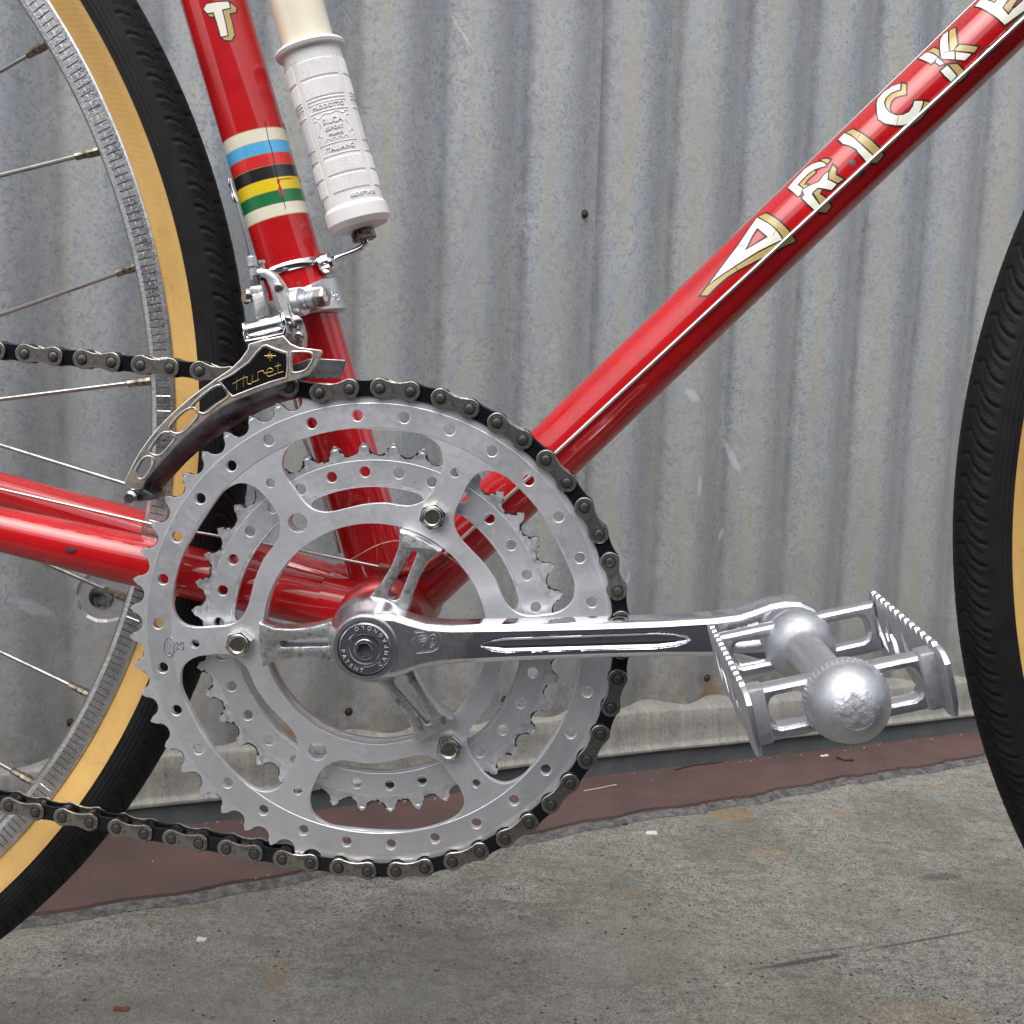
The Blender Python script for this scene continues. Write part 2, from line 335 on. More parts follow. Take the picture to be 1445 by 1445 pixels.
def concrete():
    g=G('worn_concrete')
    vv=g.vec((1,1,1)); f=g.noise(620,5,.8); md=g.noise(95,6,.7); bg_=g.noise(9,5,.65)
    c=g.mix(g.rmp(md,.32,.68),(.50,.487,.435),(.30,.29,.256))
    c=g.mix(g.rmp(f,.47,.56,0,.75),c,(.10,.097,.09)); c=g.mix(g.rmp(g.noise(800,3,.8),.56,.64,0,.8),c,(.62,.61,.57)); c=g.mix(g.rmp(g.noise(260,5,.85),.53,.62,0,.8),c,(.085,.082,.075))
    c=g.mix(g.rmp(bg_,.42,.62,0,.5),c,(.15,.14,.115)); c=g.mix(g.rmp(g.noise(34,6,.8,vec=g.vec((1,2.2,1),rot=(0,0,-.35))),.50,.66,0,.6),c,(.125,.12,.108)); c=g.mix(g.rmp(g.noise(60,5,.8),.58,.72,0,.5),c,(.42,.41,.37)); c=g.mix(g.rmp(g.noise(3.1,4,.6),.5,.66,0,.3),c,(.38,.37,.33))
    pit=g.math('MULTIPLY',g.rmp(g.vor(150),.20,.12),g.rmp(g.noise(28,2,.5),.5,.6)); c=g.mix(g.math('MULTIPLY',pit,.85),c,(.035,.033,.03))
    spk=g.rmp(g.noise(160,2,.9),.73,.76); c=g.mix(g.math('MULTIPLY',spk,.8),c,(.05,.047,.04))
    for (u,v,rx,ry,rot,a) in ((1031,1150,22,15,.3,.85),(1085,1204,22,12,.2,.5),(1016,1238,16,8,0,.4),(1180,1147,14,10,0,.5),(388,1380,10,22,0,.6),(1300,1430,50,18,.2,.35),(1320,1110,26,8,.4,.45),(890,1258,14,10,0,.3),(240,1290,30,10,.2,.2)):
        a*=.55
        q=UG(u,v); c=g.mix(g.math('MULTIPLY',g.blob(q[0]*MM,q[1]*MM,rx*MM,ry*MM,rot,.8,38),a),c,(.40,.23,.09))
    for (a_,b_,wd,al) in (((1061,1369),(1200,1345),3.4,.8),((1200,1345),(1400,1309),1.8,.7),((1100,1350),(1250,1330),1.2,.5),((1290,1240),(1360,1235),7,.5),((540,1240),(600,1236),6,.25)):
        p_,q_=UG(*a_),UG(*b_); mx=(p_+q_)/2; L_=np.linalg.norm(q_-p_)/2; rt=math.atan2(q_[1]-p_[1],q_[0]-p_[0])
        c=g.mix(g.math('MULTIPLY',g.blob(mx[0]*MM,mx[1]*MM,L_*MM*1.1,wd*MM,rt,.7,110),al),c,(.07,.066,.058))
    nn=g.bump(g.math('SUBTRACT',f,g.math('MULTIPLY',pit,.6)),.9,.003); nn=g.bump(md,.35,.004,nn)
    return g.out(c,.85,0,nn,spec=.25)
M['conc']=concrete()
def redstrip():
    g=G('worn_red_floor_paint'); c=g.mix(g.rmp(g.noise(26,6,.7),.35,.7),(.098,.056,.051),(.062,.042,.038))
    c=g.mix(g.rmp(g.noise(300,4,.75),.6,.75,0,.6),c,(.06,.045,.04)); c=g.mix(g.rmp(g.noise(7,5,.7),.5,.7,0,.5),c,(.13,.075,.068))
    sc=g.rmp(g.noise(1,3,.8,vec=g.vec((10,260,10),rot=(0,0,-YAW-.1))),.70,.75); c=g.mix(g.math('MULTIPLY',sc,.5),c,(.33,.25,.24))
    c=g.mix(g.rmp(g.noise(150,3,.8),.72,.76,0,.6),c,(.4,.36,.34))
    return g.out(c,.6,0,g.bump(g.noise(350,4,.7),.3,.0008))
M['redstrip']=redstrip()
g=G('grey_joint_mortar'); M['joint']=g.out(g.mix(g.rmp(g.noise(120,5,.8),.4,.62),(.045,.045,.045),(.15,.147,.14)),.9,0,g.bump(g.noise(300,4,.7),.6,.002))
g=G('dark_asphalt'); M['asphalt']=g.out(g.mix(g.rmp(g.noise(120,5,.7),.4,.7),(.020,.020,.025),(.032,.032,.036)),.9,0,g.bump(g.noise(200,3,.6),.5,.003),spec=.08)
KE=-720  # kerb line out of view, added so the dark asphalt beyond is mirrored
def strip(name,rows,mats,**kw):
    V=[W(*p) for r in rows for p in r]; n=len(rows); m=len(rows[0]); return mk(name,V,[tuple(f) for f in grid_faces(n,m)],mats,None,30,kind='structure',**kw)
ss=list(np.linspace(-9000,9000,5))
strip('pavement',[[(s,KE,-130),(s,KE,-6),(s,KE+6,0),(s,60,0)] for s in ss],M['conc'])
mk('ground',[(-3e5,-3e5,-400),(3e5,-3e5,-400),(3e5,3e5,-400),(-3e5,3e5,-400)],[(0,1,2,3)],M['asphalt'],None,kind='structure')
bpy.data.objects['ground'].data.name='ground'
ROADZ=-112
strip('reflection_road',[[(s,KE-9000,ROADZ),(s,KE+2,ROADZ)] for s in ss],M['asphalt'])  # unseen asphalt strip added to give the polished crank a dark reflection
def edge(s):   # distance of the paint's front edge from the wall
    return -92.5+.064*s+2.2*math.sin(s/37.)+1.6*math.sin(s/11.3+1)
rows=[];rj=[]
for s in np.arange(-1200,1700,4.):
    j=random.uniform(-.5,.5) if s<120 else random.uniform(-1.6,1.6)
    e=max(min(edge(s)+j,-30),-180)
    rows.append([(s,e,.5),(s,e+.8,5),(s,2,5)]); rj.append([(s,e-9-random.uniform(0,2),.4),(s,e-6,2.2),(s,e+1,2.6)])
strip('painted_strip',rows,M['redstrip']); strip('mortar_joint',rj,M['joint'])
# corrugated wall, a thing with its sheets, flashing, trim and nails as parts (meshes in the wall's own millimetres)
wall=bpy.data.objects.new('corrugated_wall',None); COL.objects.link(wall)
wall.location=Vector(WB*MM); wall.rotation_euler=(0,0,YAW)
tag(wall,'weathered grey corrugated steel wall standing behind the red bicycle','wall')
bpy.context.view_layer.update()
def skew(V):
    V=np.array(V,float); V[:,2]-=.0125*V[:,0]; return V
PIT=73.2; S0=-13.8
def sheet(s0,s1,off,seed):
    rs=np.random.RandomState(seed); ph=rs.uniform(0,6,6)
    S=np.concatenate([np.arange(s0,s1,3.5),[s1]]); H=[60]+list(np.arange(70,400,15))+list(np.arange(420,1500,60))+[3600]
    V=[]
    for k in (0,1):
        for s in S:
            for h in H:
                a=5.9*(1+.05*math.sin(s/190+ph[0])); y=12+off+a*math.cos(2*pi*(s-S0)/PIT)
                y+=1.3*math.sin(s/83.+h/210.+ph[1])*math.sin(h/130.+ph[2])+.5*math.sin(s/31.+h/47.+ph[3])
                if h<75: y+=1.0*math.sin(s/23.+ph[4])
                hh=h+(1.6*math.sin(s/41.+ph[5])+.8*math.sin(s/13.) if h==60 else 0)
                V.append((s,y+k*.8,hh))
    n,m=len(S),len(H); f1=grid_faces(n,m); f2=grid_faces(n,m)[:,::-1]+n*m; F=[tuple(f) for f in f1]+[tuple(f) for f in f2]
    for i in range(n-1): F.append((i*m+n*m,(i+1)*m+n*m,(i+1)*m,i*m))
    for i in (0,n-1):
        for j in range(m-1):
            q=(i*m+j,i*m+j+1,i*m+j+1+n*m,i*m+j+n*m); F.append(q if i==0 else q[::-1])
    return skew(V),F
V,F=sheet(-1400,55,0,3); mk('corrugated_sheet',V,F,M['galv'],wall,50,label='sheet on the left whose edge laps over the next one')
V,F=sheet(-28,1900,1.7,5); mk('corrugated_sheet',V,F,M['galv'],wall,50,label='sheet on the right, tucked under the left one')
prof=[(24,66),(12,63.5),(4,61.5),(1,60),(-.5,58),(-1.5,44),(-2.5,30),(-4.5,26.5),(-7,25.5),(-7.3,24.4),(-7,23),(0,23)]
V=[];S=np.arange(-1400,1900,12.)
for s in S:
    for i,(y,h) in enumerate(prof): V.append((s,y+1.1*math.sin(s/67.)+.5*math.sin(s/19.),h+1.3*math.sin(s/58.+.6)*(1 if i<6 else .25)))
mk('base_flashing',skew(V),[tuple(f)[::-1] for f in grid_faces(len(S),len(prof))],M['flash'],wall,50)
prof=[(-1,23),(-2.5,22),(-4,2),(-6,-3),(20,-3)]; V=[(s,y,h) for s in (-1400,1900) for (y,h) in prof]
mk('base_trim',skew(V),[tuple(f)[::-1] for f in grid_faces(2,len(prof))],M['trim'],wall,30)
M['rustnail']=metal('rusty_nail',(.10,.08,.065),.6,grime=(.05,.04,.03),gs=500)
nail=None
for (u,v) in ((825,302),(492,1004.6),(710,987),(998,957),(232,62) if False else (100,1020)):
    s_,h_=UW(u,v,4)
    y=12+5.9*math.cos(2*pi*(s_-S0)/PIT)
    if nail is None:
        nail=lathe('nail',[(0,3.8),(.4,3.6),(.6,2.4),(1.3,2.1),(1.7,1.1),(1.8,0)],(0,0,0),(0,-1,0),[M['rustnail'],M['rustnail']],wall,20); nn_=nail
    else:
        nn_=nail.copy(); COL.objects.link(nn_); nn_.parent=wall
    s2,h2=UW(u,v,y); nn_.location=(s2*MM,(y+.3)*MM,(h2-.0125*s2)*MM)
# unseen building added as a dark reflection for the chrome, glossy red tubes and crank
V=[W(s_,n_,h_) for s_ in (-26000,24000) for n_ in (-9000,-16000) for h_ in (-300,4600)]
mk('reflection_building',V,[(0,1,5,4),(2,6,7,3),(0,2,3,1),(4,5,7,6),(1,3,7,5)],simple('reflection_building_dark',(.035,.032,.03),.8),None)
tag(bpy.data.objects['reflection_building'],'unseen long dark building added behind the camera to be mirrored in chrome and paint','building')
# debris lying on the ground
M['chip']=simple('white_chip',(.62,.62,.58),.7); M['twig']=simple('dry_twig',(.06,.035,.022),.8); M['leaf']=simple('dry_leaf',(.16,.06,.03),.8); M['straw']=simple('pale_straw',(.55,.42,.40),.6)
def flake(name,u,v,r,ar,mat,lab,cat,dz,rot=0):
    q=UG(u,v,dz); n=11; top=[];V=[]
    for lv,k in ((.3,1),(1.1,.9)):
        for i in range(n):
            a=2*pi*i/n; rr=r*random.Random(i*7+int(u)).uniform(.65,1.1)*k; x,y=rr*math.cos(a),rr*ar*math.sin(a)
            V.append((q[0]+x*math.cos(rot)-y*math.sin(rot),q[1]+x*math.sin(rot)+y*math.cos(rot),q[2]+lv+ .6*math.sin(i*1.7)*(k<1)))
    F=[(i,(i+1)%n,n+(i+1)%n,n+i) for i in range(n)]+[tuple(n+i for i in range(n))]
    tag(mk(name,V,F,mat),lab,cat)
flake('paint_flake',284,1327,4.5,.7,M['chip'],'small white flake lying on the grey concrete below the chain','flake',0)
flake('paint_flake',919,1176,5.5,.75,M['chip'],'larger pale flake on the concrete just in front of the red strip','flake',0)
flake('paint_flake',1164,1067,5.5,.4,M['chip'],'pale chip lying on the red strip below the pedal','flake',5,.5)
flake('dry_leaf',170,1425,5.5,.45,M['leaf'],'reddish brown dry leaf scrap on concrete at the lower left','leaf',0)
flake('dry_leaf',1330,1035,7,.45,M['leaf'],'brown leaf scrap on the red strip near the front tyre','leaf',5)
def twig(px,r,mat,lab,dz,cat='twig'):
    P=[UG(u,v,dz+r) for u,v in px]; o=sweep('dry_twig' if cat=='twig' else 'straw',smooth_path(P,4),r,mat,None,6); tag(o,lab,cat)
twig([(952,1086),(975,1080),(1000,1077),(1019,1074)],1.0,M['twig'],'long thin brown twig lying on the red strip left of the pedal',5)
twig([(870,1160),(878,1163),(885,1162)],.9,M['twig'],'short dark twig at the edge of the concrete right of the chain',0)
twig([(1181,1068),(1192,1072),(1204,1072)],1.3,M['twig'],'short dark twig on the red strip under the pedal cap',5)
twig([(824,1116),(846,1112),(870,1107)],.45,M['straw'],'thin pale straw lying on the red strip by the chain',5,'straw')
# loose grit: hundreds of small stones on the pavement and along the foot of the wall
V=[];F=[];rs=random.Random(11)
for i in range(1500):
    if i<320: s_=rs.uniform(-500,900); n_=rs.uniform(-14,-6) if i<260 else rs.uniform(-120,-8); h_=5
    else: s_=rs.uniform(-450,700); n_=rs.uniform(-560,-110); h_=0
    q=W(s_,n_,h_); r_=rs.uniform(.35,1.0)*(1.5 if rs.random()<.07 else 1); b_=len(V)
    for (dx,dy,dz) in ((1,0,.2),(0,1,.1),(-1,0,.25),(0,-1,.15),(.1,.1,.9),(0,0,-.3)):
        V.append((q[0]+dx*r_*rs.uniform(.7,1.3),q[1]+dy*r_*rs.uniform(.7,1.3),q[2]+dz*r_+.1))
    for a_,b2 in ((0,1),(1,2),(2,3),(3,0)): F+=[(b_+a_,b_+b2,b_+4),(b_+b2,b_+a_,b_+5)]
gm=G('grit'); M['grit']=gm.out(gm.mix(gm.rmp(gm.noise(90,3,.8),.4,.6),(.04,.037,.03),(.36,.34,.30)),.9)
mk('grit',V,F,M['grit'],None,20,kind='stuff')
# ------------------------------------------------------------------ bicycle
BR=(90.,0.,gz(90.))
bike=bpy.data.objects.new('bicycle',None); COL.objects.link(bike); bike.location=Vector(BR)*MM
tag(bike,'red steel racing bicycle with drilled aluminium chainrings parked in front of a corrugated wall','bicycle')
ROOT['bicycle']=Matrix.Translation(Vector(BR)*MM)
# wheels
RW=(-413.2,90.4); FW=(595.4,74.7)
UN=217; SUB=14; TN=UN*SUB; TR=15.5; TC=329.3
def tread(u,v,sgn):
    """depth in mm; u along the tyre (mm), v arc distance from the crown"""
    per=10.0; d=0.
    w=np.clip((v-5)/(13.5-5),0,1)
    path=8.5*(w*w*(3-2*w))+.5*np.sin(v*.9)
    for off,lo,hi,dep,wd in ((0,1.5,17.0,.65,.7),(4.2,6.0,15.5,.4,.5)):
        q=(u-path-off+per*.5)%per-per*.5
        m=np.clip((v-lo)/.8,0,1)*np.clip((hi-v)/.8,0,1)
        d=d+dep*np.exp(-(q/wd)**4)*m
    q=(u-7.8-path+per*.5)%per-per*.5
    d=d-.35*np.exp(-(q/1.1)**4)*np.clip((v-9)/1,0,1)*np.clip((16.5-v)/1,0,1)
    return d
half=[]       # cross-section parameters in degrees from the crown
half=list(np.arange(0,64,3.0))+list(np.arange(64,98,1.9))+[99.5,100.5]+list(np.arange(104,150,5.0))+[152,156]
psi=np.radians(np.array([-a for a in half[::-1]]+half[1:])); 
u=np.arange(TN)*(10.0/SUB)
UU,PP=np.meshgrid(u,psi,indexing='ij'); AV=np.abs(PP)*TR
deg=np.degrees(np.abs(PP))
hh=-tread(UU+(PP<0)*5.0,AV,1)
rib=np.where((deg>64)&(deg<98),-.22*(np.sin(deg*2*pi/7.6)>0),0.)
hh=np.where(deg<62,hh,0)+rib+np.where(deg<99.9,.45,0.)
rr=TR*np.where(deg>60,1-.02*np.clip((deg-60)/40,0,1),1)+hh
rad=TC+rr*np.cos(PP)*1.0; yy=rr*np.sin(PP)*.98
# squeeze the sidewall in to the rim bead
k=np.clip((deg-120)/36,0,1); yy=yy*(1-k)+np.sign(PP)*10.6*k; rad=rad*(1-k)+312.5*k
th=UU/(UN*10.0)*2*pi
VT=np.stack([rad*np.cos(th),yy,rad*np.sin(th)],-1).reshape(-1,3)
FT=grid_faces(TN,len(psi),True,False)[:,::-1]
pm=np.degrees(np.abs(psi[:-1]+psi[1:])/2); miT=np.tile((pm>99.9).astype(int),TN)
uvT=np.stack([UU/10.0*1.0,PP*TR/10.0],-1).reshape(-1,2)
def tyre(name,c,parent):
    global tyre_me
    if tyre_me is None:
        o=mk(name,VT,FT.tolist(),[M['rubber'],M['gum']],None,45,mi=miT.tolist(),uv=uvT); tyre_me=o.data; bpy.data.objects.remove(o)
    o=bpy.data.objects.new(name,tyre_me); link(o,parent); o.location=(0,0,0); return o
tyre_me=None; rim_me=None
def rim_mesh():
    global rim_me
    if rim_me: return rim_me
    N=1707; prof=[(311,-8.5,0),(313.6,-9.5,0),(314.2,-10.6,0),(313.4,-11.2,0),(312,-11,0),(311.9,-10.75,1),(308.9,-10.55,1),(308.7,-10.3,2),(308.3,-10.3,2),(308.1,-10.5,1),(305.4,-10.2,1),(305.3,-10.35,0),(303.2,-9.6,0),(302,-8.2,0),(301.2,-5,0),(300.8,0,0)]
    prof=prof+[(r,-y,k) for r,y,k in prof[::-1][1:]]
    th=(np.arange(N)//3+np.array([0,.075,.15])[np.arange(N)%3])*2*pi*3/N; V=np.zeros((N,len(prof),3)); gr=(np.arange(N)%3==1)
    for j,(r,y,k) in enumerate(prof):
        yy=np.full(N,y,float)
        if k: yy=yy-np.sign(y)*np.where(gr,.14,0)
        V[:,j]=np.stack([r*np.cos(th),yy,r*np.sin(th)],-1)
    F=grid_faces(N,len(prof),True,False); K=[p[2] for p in prof]
    mi=np.zeros((N,len(prof)-1),int)
    kk=np.array([1 if (K[j] and K[j+1]) else 0 for j in range(len(prof)-1)])
    rnd=np.random.RandomState(4).rand(N)<.93; rnd[1::3]=rnd[0::3]
    for i in range(N):
        if i%3<2 and rnd[i]: mi[i]=kk
    F=F[:,::-1] if False else F
    me=bpy.data.meshes.new('rim'); me.from_pydata((V.reshape(-1,3)*MM).tolist(),[],F[:,::-1].tolist()); me.polygons.foreach_set('material_index',mi.ravel().tolist())
    finish(me,[M['rim'],M['grime']],28); rim_me=me; return me
def wheel(name,c,a0,lab,steer=0):
    hub=lathe(name,[(-48,0),(-48,5),(-36,5),(-36,9),(-33,9),(-33,37),(-30.5,37),(-29,14),(-12,9),(12,9),(29,14),(30.5,37),(33,37),(33,9),(36,9),(36,5),(48,5),(48,0)],(0,0,0),(0,1,0),M['alu2'],None,48,label=lab)
    hub.parent=bike; hub.location=Vector((c[0]-BR[0],0-BR[1],c[1]-BR[2]))*MM; hub.rotation_euler=(0,0,steer)
    t=tyre('tyre',c,hub)
    r=bpy.data.objects.new('rim',rim_mesh()); link(r,hub)
    nip=None
    for k in range(36):
        a=R(a0+10*k); near=-1 if k%2 else 1; lead=-1 if k%4 in (0,3) else 1
        # spoke from the flange to the rim
        P1=np.array([301*math.cos(a),near*1.5,301*math.sin(a)])
        rf=34.; off=lead*R(76)
        P0=np.array([rf*math.cos(a-off),near*31.5,rf*math.sin(a-off)])
        d=P1-P0; L=np.linalg.norm(d); d/=L
        x,y,z=frame(d); mt=Matrix(((x[0],y[0],z[0]),(x[1],y[1],z[1]),(x[2],y[2],z[2]))).to_4x4()
        if nip is None:
            sp=lathe('spoke',[(0,1.0),(L-10,1.0)],(0,0,0),(0,0,1),M['spoke'],None,10); npl=lathe('nipple',[(0,1.2),(.4,1.75),(5,1.75),(5.6,2.1),(13,2.1),(13,0)],(0,0,0),(0,0,1),M['nipple'],None,8,ang=30)
            sm,nm=sp.data,npl.data; bpy.data.objects.remove(sp); bpy.data.objects.remove(npl); nip=1; L0=L
        s=bpy.data.objects.new('spoke',sm); link(s,hub); mt2=mt.copy(); mt2.translation=Vector(P0)*MM; s.matrix_basis=mt2@Matrix.Diagonal((1,1,L/L0,1))
        s=bpy.data.objects.new('nipple',nm); link(s,hub); mt2=mt.copy(); mt2.translation=Vector(P1-d*12)*MM; s.matrix_basis=mt2
    return hub
wheel('rear_wheel',RW,-7.4,'rear wheel with gum sidewall tyre and serrated steel rim'); wheel('front_wheel',FW,3,'front wheel with gum sidewall tyre',R(2.6))
# ---- frame tubes
SD=(-.2957,.9553); DD=(math.cos(R(46.06)),math.sin(R(46.06)))
def tubep(name,org,dr,t0,t1,r,mat,lab=None,seg=96,rad=None,ang=35,**kw):
    n=24; pr=[(t0+(t1-t0)*i/n, (r if rad is None else rad(t0+(t1-t0)*i/n))) for i in range(n+1)]
    return lathe(name,[(t0,0)]+pr+[(t1,0)],org,dr,mat,bike,seg,ang,label=lab,**kw)
OD=(-.5,0,.5)      # the down tube's axis passes here
seat_t=tubep('seat_tube',(0,0,0),(SD[0],0,SD[1]),14,640,14.3,M['red'])
down_t=tubep('down_tube',OD,(DD[0],0,DD[1]),14,640,14.3,M['red'])
tubep('chain_stay',(-12,-14,2),np.array([-401,-48,88.4]),10,412,11,M['red'],rad=lambda t:float(np.interp(t,(10,60,110,165,250,412),(11.4,11.8,11.5,9.8,8.6,7))))
tubep('chain_stay',(-12,14,2),np.array([-401,48,88.4]),10,412,11,M['red'],rad=lambda t:float(np.interp(t,(10,60,110,165,250,412),(11.4,11.8,11.5,9.8,8.6,7))))
tubep('chain_stay_bridge',(-70,-20,16),(0,1,0),0,40,5,M['red2'])
shell=lathe('bottom_bracket_shell',[(-36,0),(-36,16.5),(-35.6,18),(-34,20),(-33,20.6),(33,20.6),(34,20),(36,18),(36,0)],(0,0,0),(0,1,0),M['red2'],bike,64)
def lug(org,dr,t0,t1,r,side,mat,lab=None,amp=5.,ph=0):
    """sleeve over a tube with a scalloped far end and a pale cracked paint line along it"""
    seg=96; x,y,a=frame((dr[0],0,dr[1])); V=[];n=8
    for i in range(n+1):
        for k in range(seg):
            th=2*pi*k/seg; e=t1+amp*math.cos(2*(th-ph)); t=t0+(e-t0)*min(i/(n-1),1); rr=r if i<n else 14.2
            V.append(np.array(org)+a*t+(x*math.cos(th)+y*math.sin(th))*rr)
    o=mk('lug',np.array(V),[tuple(f)[::-1] for f in grid_faces(n+1,seg,False,True)],mat,shell)
    P=[]
    for k in range(seg+1):
        th=2*pi*k/seg; e=t1+amp*math.cos(2*(th-ph))+.3; P.append(np.array(org)+a*e+(x*math.cos(th)+y*math.sin(th))*(14.5))
    sweep('cracked_paint_line',P,.24,M['bcream'],shell,6)
lug((0,0,0),SD,10,31,15.1,0,M['red'],amp=2,ph=.5); lug(OD,DD,10,38,15.3,0,M['red'],amp=2.5,ph=.4)
for sy in (-1,1):
    tubep('chain_stay_socket',(-8,sy*13,1.5),np.array([-401,sy*48,88.4]),0,24,12.6,M['red'],rad=lambda t:13.0-.01*t)
# top of the frame, out of the picture but part of the machine
tubep('top_tube',(SD[0]*540,0,SD[1]*540),(1,0,0.01),0,560,12.7,M['red'])
tubep('head_tube',(DD[0]*600+14,0,DD[1]*600-30),(SD[0],0,SD[1]),0,160,16,M['red'])
for sy in (-1,1):
    sweep('fork_blade',smooth_path([(FW[0],sy*48,FW[1]),(FW[0]-45,sy*47,FW[1]+60),(FW[0]-110,sy*40,FW[1]+200),(FW[0]-158,sy*30,FW[1]+355)],8),[7+5*i/24 for i in range(25)],M['red'],bike,20)
    sweep('seat_stay',[(RW[0],sy*60,RW[1]+8),(SD[0]*530,sy*14,SD[1]*530)],7,M['red'],bike,20)
# ---- cables
def cable(name,pts,r=.75,mat='cable',parent=None,**kw): return sweep(name,pts,r,M[mat],parent or bike,8,**kw)
M['cable']=metal('bare_gear_cable',(.55,.54,.52),.3); M['whitecable']=metal('pale_gear_cable',(.80,.79,.76),.35)
def PU(u,v,y): return np.array(U(u,v,y))
cable('gear_cable',[PU(1445,25.5,-15.6)+(PU(1445,25.5,-15.6)-PU(782,641,-15.6))*.6,PU(1445,25.5,-15.6),PU(782,641,-15.6),PU(624,785,-15.6)],.85,'whitecable')
cable('gear_cable',[PU(0,690,-24)+(PU(0,690,-24)-PU(220,741,-20))*.8,PU(0,690,-24),PU(220,741,-21),PU(420,776,-19),PU(541,801,-17)],.7)
cable('gear_cable',[PU(400,508,-14),PU(416,565,-12),PU(429,620,-8),PU(443,655,-3),PU(480,780,6)],.75,'cable')
# cable guide on the shell
boxm('cable_guide',(-3.5,-19,19.5),(5,-14.8,24.5),M['red2'],shell,.8,mat4=Matrix.Rotation(0,4,'Y'))
sweep('cable_guide_tunnel',[PU(536,800,-16),PU(562,806,-17),PU(590,805,-19),PU(612,792,-17),PU(626,782,-16)],2.6,M['red2'],shell,12)
# ---- chainrings
TH=360/52; A0=math.degrees(1.4399)     # angle of a tooth gap (a chain pin sits in it)
def toothed(N,a0,rt,rg=4.15,tw=.55):
    Rp=12.7/2/math.sin(pi/N); pts=[]; st=360/N
    for i in range(N):
        a=a0+i*st; cx,cz=pol(Rp,a)
        for k in range(-4,5):
            b=a+180+k*19; pts.append((cx+rg*math.cos(R(b))*1.0,cz+rg*math.sin(R(b))))
        # tip of the tooth that follows (counter-clockwise)
        h=a+st/2; dt=math.degrees(tw/rt)
        pts+= [pol(rt-1.3,h-dt*2.3),pol(rt-.15,h-dt),pol(rt-.15,h+dt),pol(rt-1.3,h+dt*2.3)]
    # arcs were walked clockwise inside each gap: sort each by angle
    pts.sort(key=lambda p:math.atan2(p[1],p[0])); return pts
def fixgap(N,a0,rt,rg=4.5,tw=.42):
    Rp=12.7/2/math.sin(pi/N); pts=[]; st=360/N
    for i in range(N):
        a=a0+i*st; cx,cz=pol(Rp,a)
        for k in range(-4,5):
            b=a+180-k*20; pts.append((cx+rg*math.cos(R(b)),cz+rg*math.sin(R(b))))
        h=a+st/2; dt=math.degrees(tw/rt)
        j=.25*math.sin(i*2.3)
        pts+= [pol(rt-.1+j,h-dt),pol(rt-.1+j,h+dt*.8)]
    return pts
def R1(x,y): return (170+x/3.6125,540+y/3.6125)
win=[(610,512),(560,530),(515,562),(475,615),(430,682),(380,762),(330,852),(295,932),(272,1030),(264,1125),(280,1190),(325,1235),(390,1250),(470,1246),(555,1237),(612,1203),(645,1150),(665,1080),(690,990),(730,900),(775,840),(806,790),(815,720),(795,660),(752,600),(712,553),(662,522)]
wp=[U(*R1(*p),-48.6) for p in win]; wp=[(q[0],q[2]) for q in wp]
wp=smooth_path([(x,z,0) for x,z in wp],4,True); wp=[(q[0],q[1]) for q in wp]
AR=65.3
rings=[fixgap(52,A0,106.3),circ(0,0,48.3,120)]
for k in range(6): rings.append(rotp(wp,60*k))
for k in range(30): rings.append(circ(*pol(93.8,AR+6+12*k),2.35,20))
for k in range(6):
    rings.append(circ(*pol(78.2,AR+60*k),2.0,18))
    rings.append(circ(*pol(58,AR+60*k),4.15 if k%2 else 3.6,24))
ring1=plate('chainring',rings,-48.6,-45.6,[M['alu'],M['aluedge']],bike,.08,side=lambda c:(c[0]**2+c[2]**2)**.5>99.8,label='large outer chainring with a circle of drilled holes')
def ringline(r,y,w,mat,parent,name='turned_step'):
    lathe(name,[(0,r-w/2),(-.12,r-w/2),(-.12,r+w/2),(0,r+w/2)],(0,y,0),(0,1,0),mat,parent,180)
# turned land on the ring: a slightly proud band inside the teeth
def band(r0,r1,y0,dy,mat,parent,holes):
    rg=[circ(0,0,r1,240),circ(0,0,r0,160)]+holes; return plate('turned_band',rg,y0-dy,y0,mat,parent,.12)
hb=[circ(*pol(93.8,AR+6+12*k),2.45,20) for k in range(30)]
M['alub']=metal('brushed_aluminium_band',(.93,.94,.98),.42,grime=(.72,.72,.74),gs=25,glo=.5,ghi=.9,rv=.1,bump=.02,gr=.1)
band(87.4+1.2,98.9,-48.55,.28,M['alub'],ring1,hb)
# inner ring
def kid(r0,r1,c,half,rc=3.2):
    pts=[]
    for t in np.linspace(-half,half,24): pts.append(pol(r1,c+t))
    for t in np.linspace(0,180,9)[1:-1]:
        m=pol((r0+r1)/2,c+half); pts.append((m[0]+(r1-r0)/2*math.cos(R(c+half+t)),m[1]+(r1-r0)/2*math.sin(R(c+half+t))))
    for t in np.linspace(half,-half,24): pts.append(pol(r0,c+t))
    for t in np.linspace(180,360,9)[1:-1]:
        m=pol((r0+r1)/2,c-half); pts.append((m[0]+(r1-r0)/2*math.cos(R(c-half+t)),m[1]+(r1-r0)/2*math.sin(R(c-half+t))))
    return pts
r2=[fixgap(40,95+4.5,81.9,4.4,.4),circ(0,0,48.5,100)]
for k in range(6): r2.append(kid(54.2,63,AR+30+60*k,20))
for k in range(30): r2.append(circ(*pol(69.6,AR+6+12*k),2.3,18))
for k in (1,3,5): r2.append(circ(*pol(58.0,AR+60*k),4.6,22))
ring2=plate('chainring',r2,-41.4,-38.6,[M['alu2'],M['aluedge']],bike,.1,side=lambda c:(c[0]**2+c[2]**2)**.5>75.5,label='smaller inner chainring seen through the outer one')
plate('turned_band',[circ(0,0,74.6,200),circ(0,0,64.2,120)]+[circ(*pol(69.6,AR+6+12*k),2.4,18) for k in range(30)],-41.6,-41.35,M['alub'],ring2,.1)
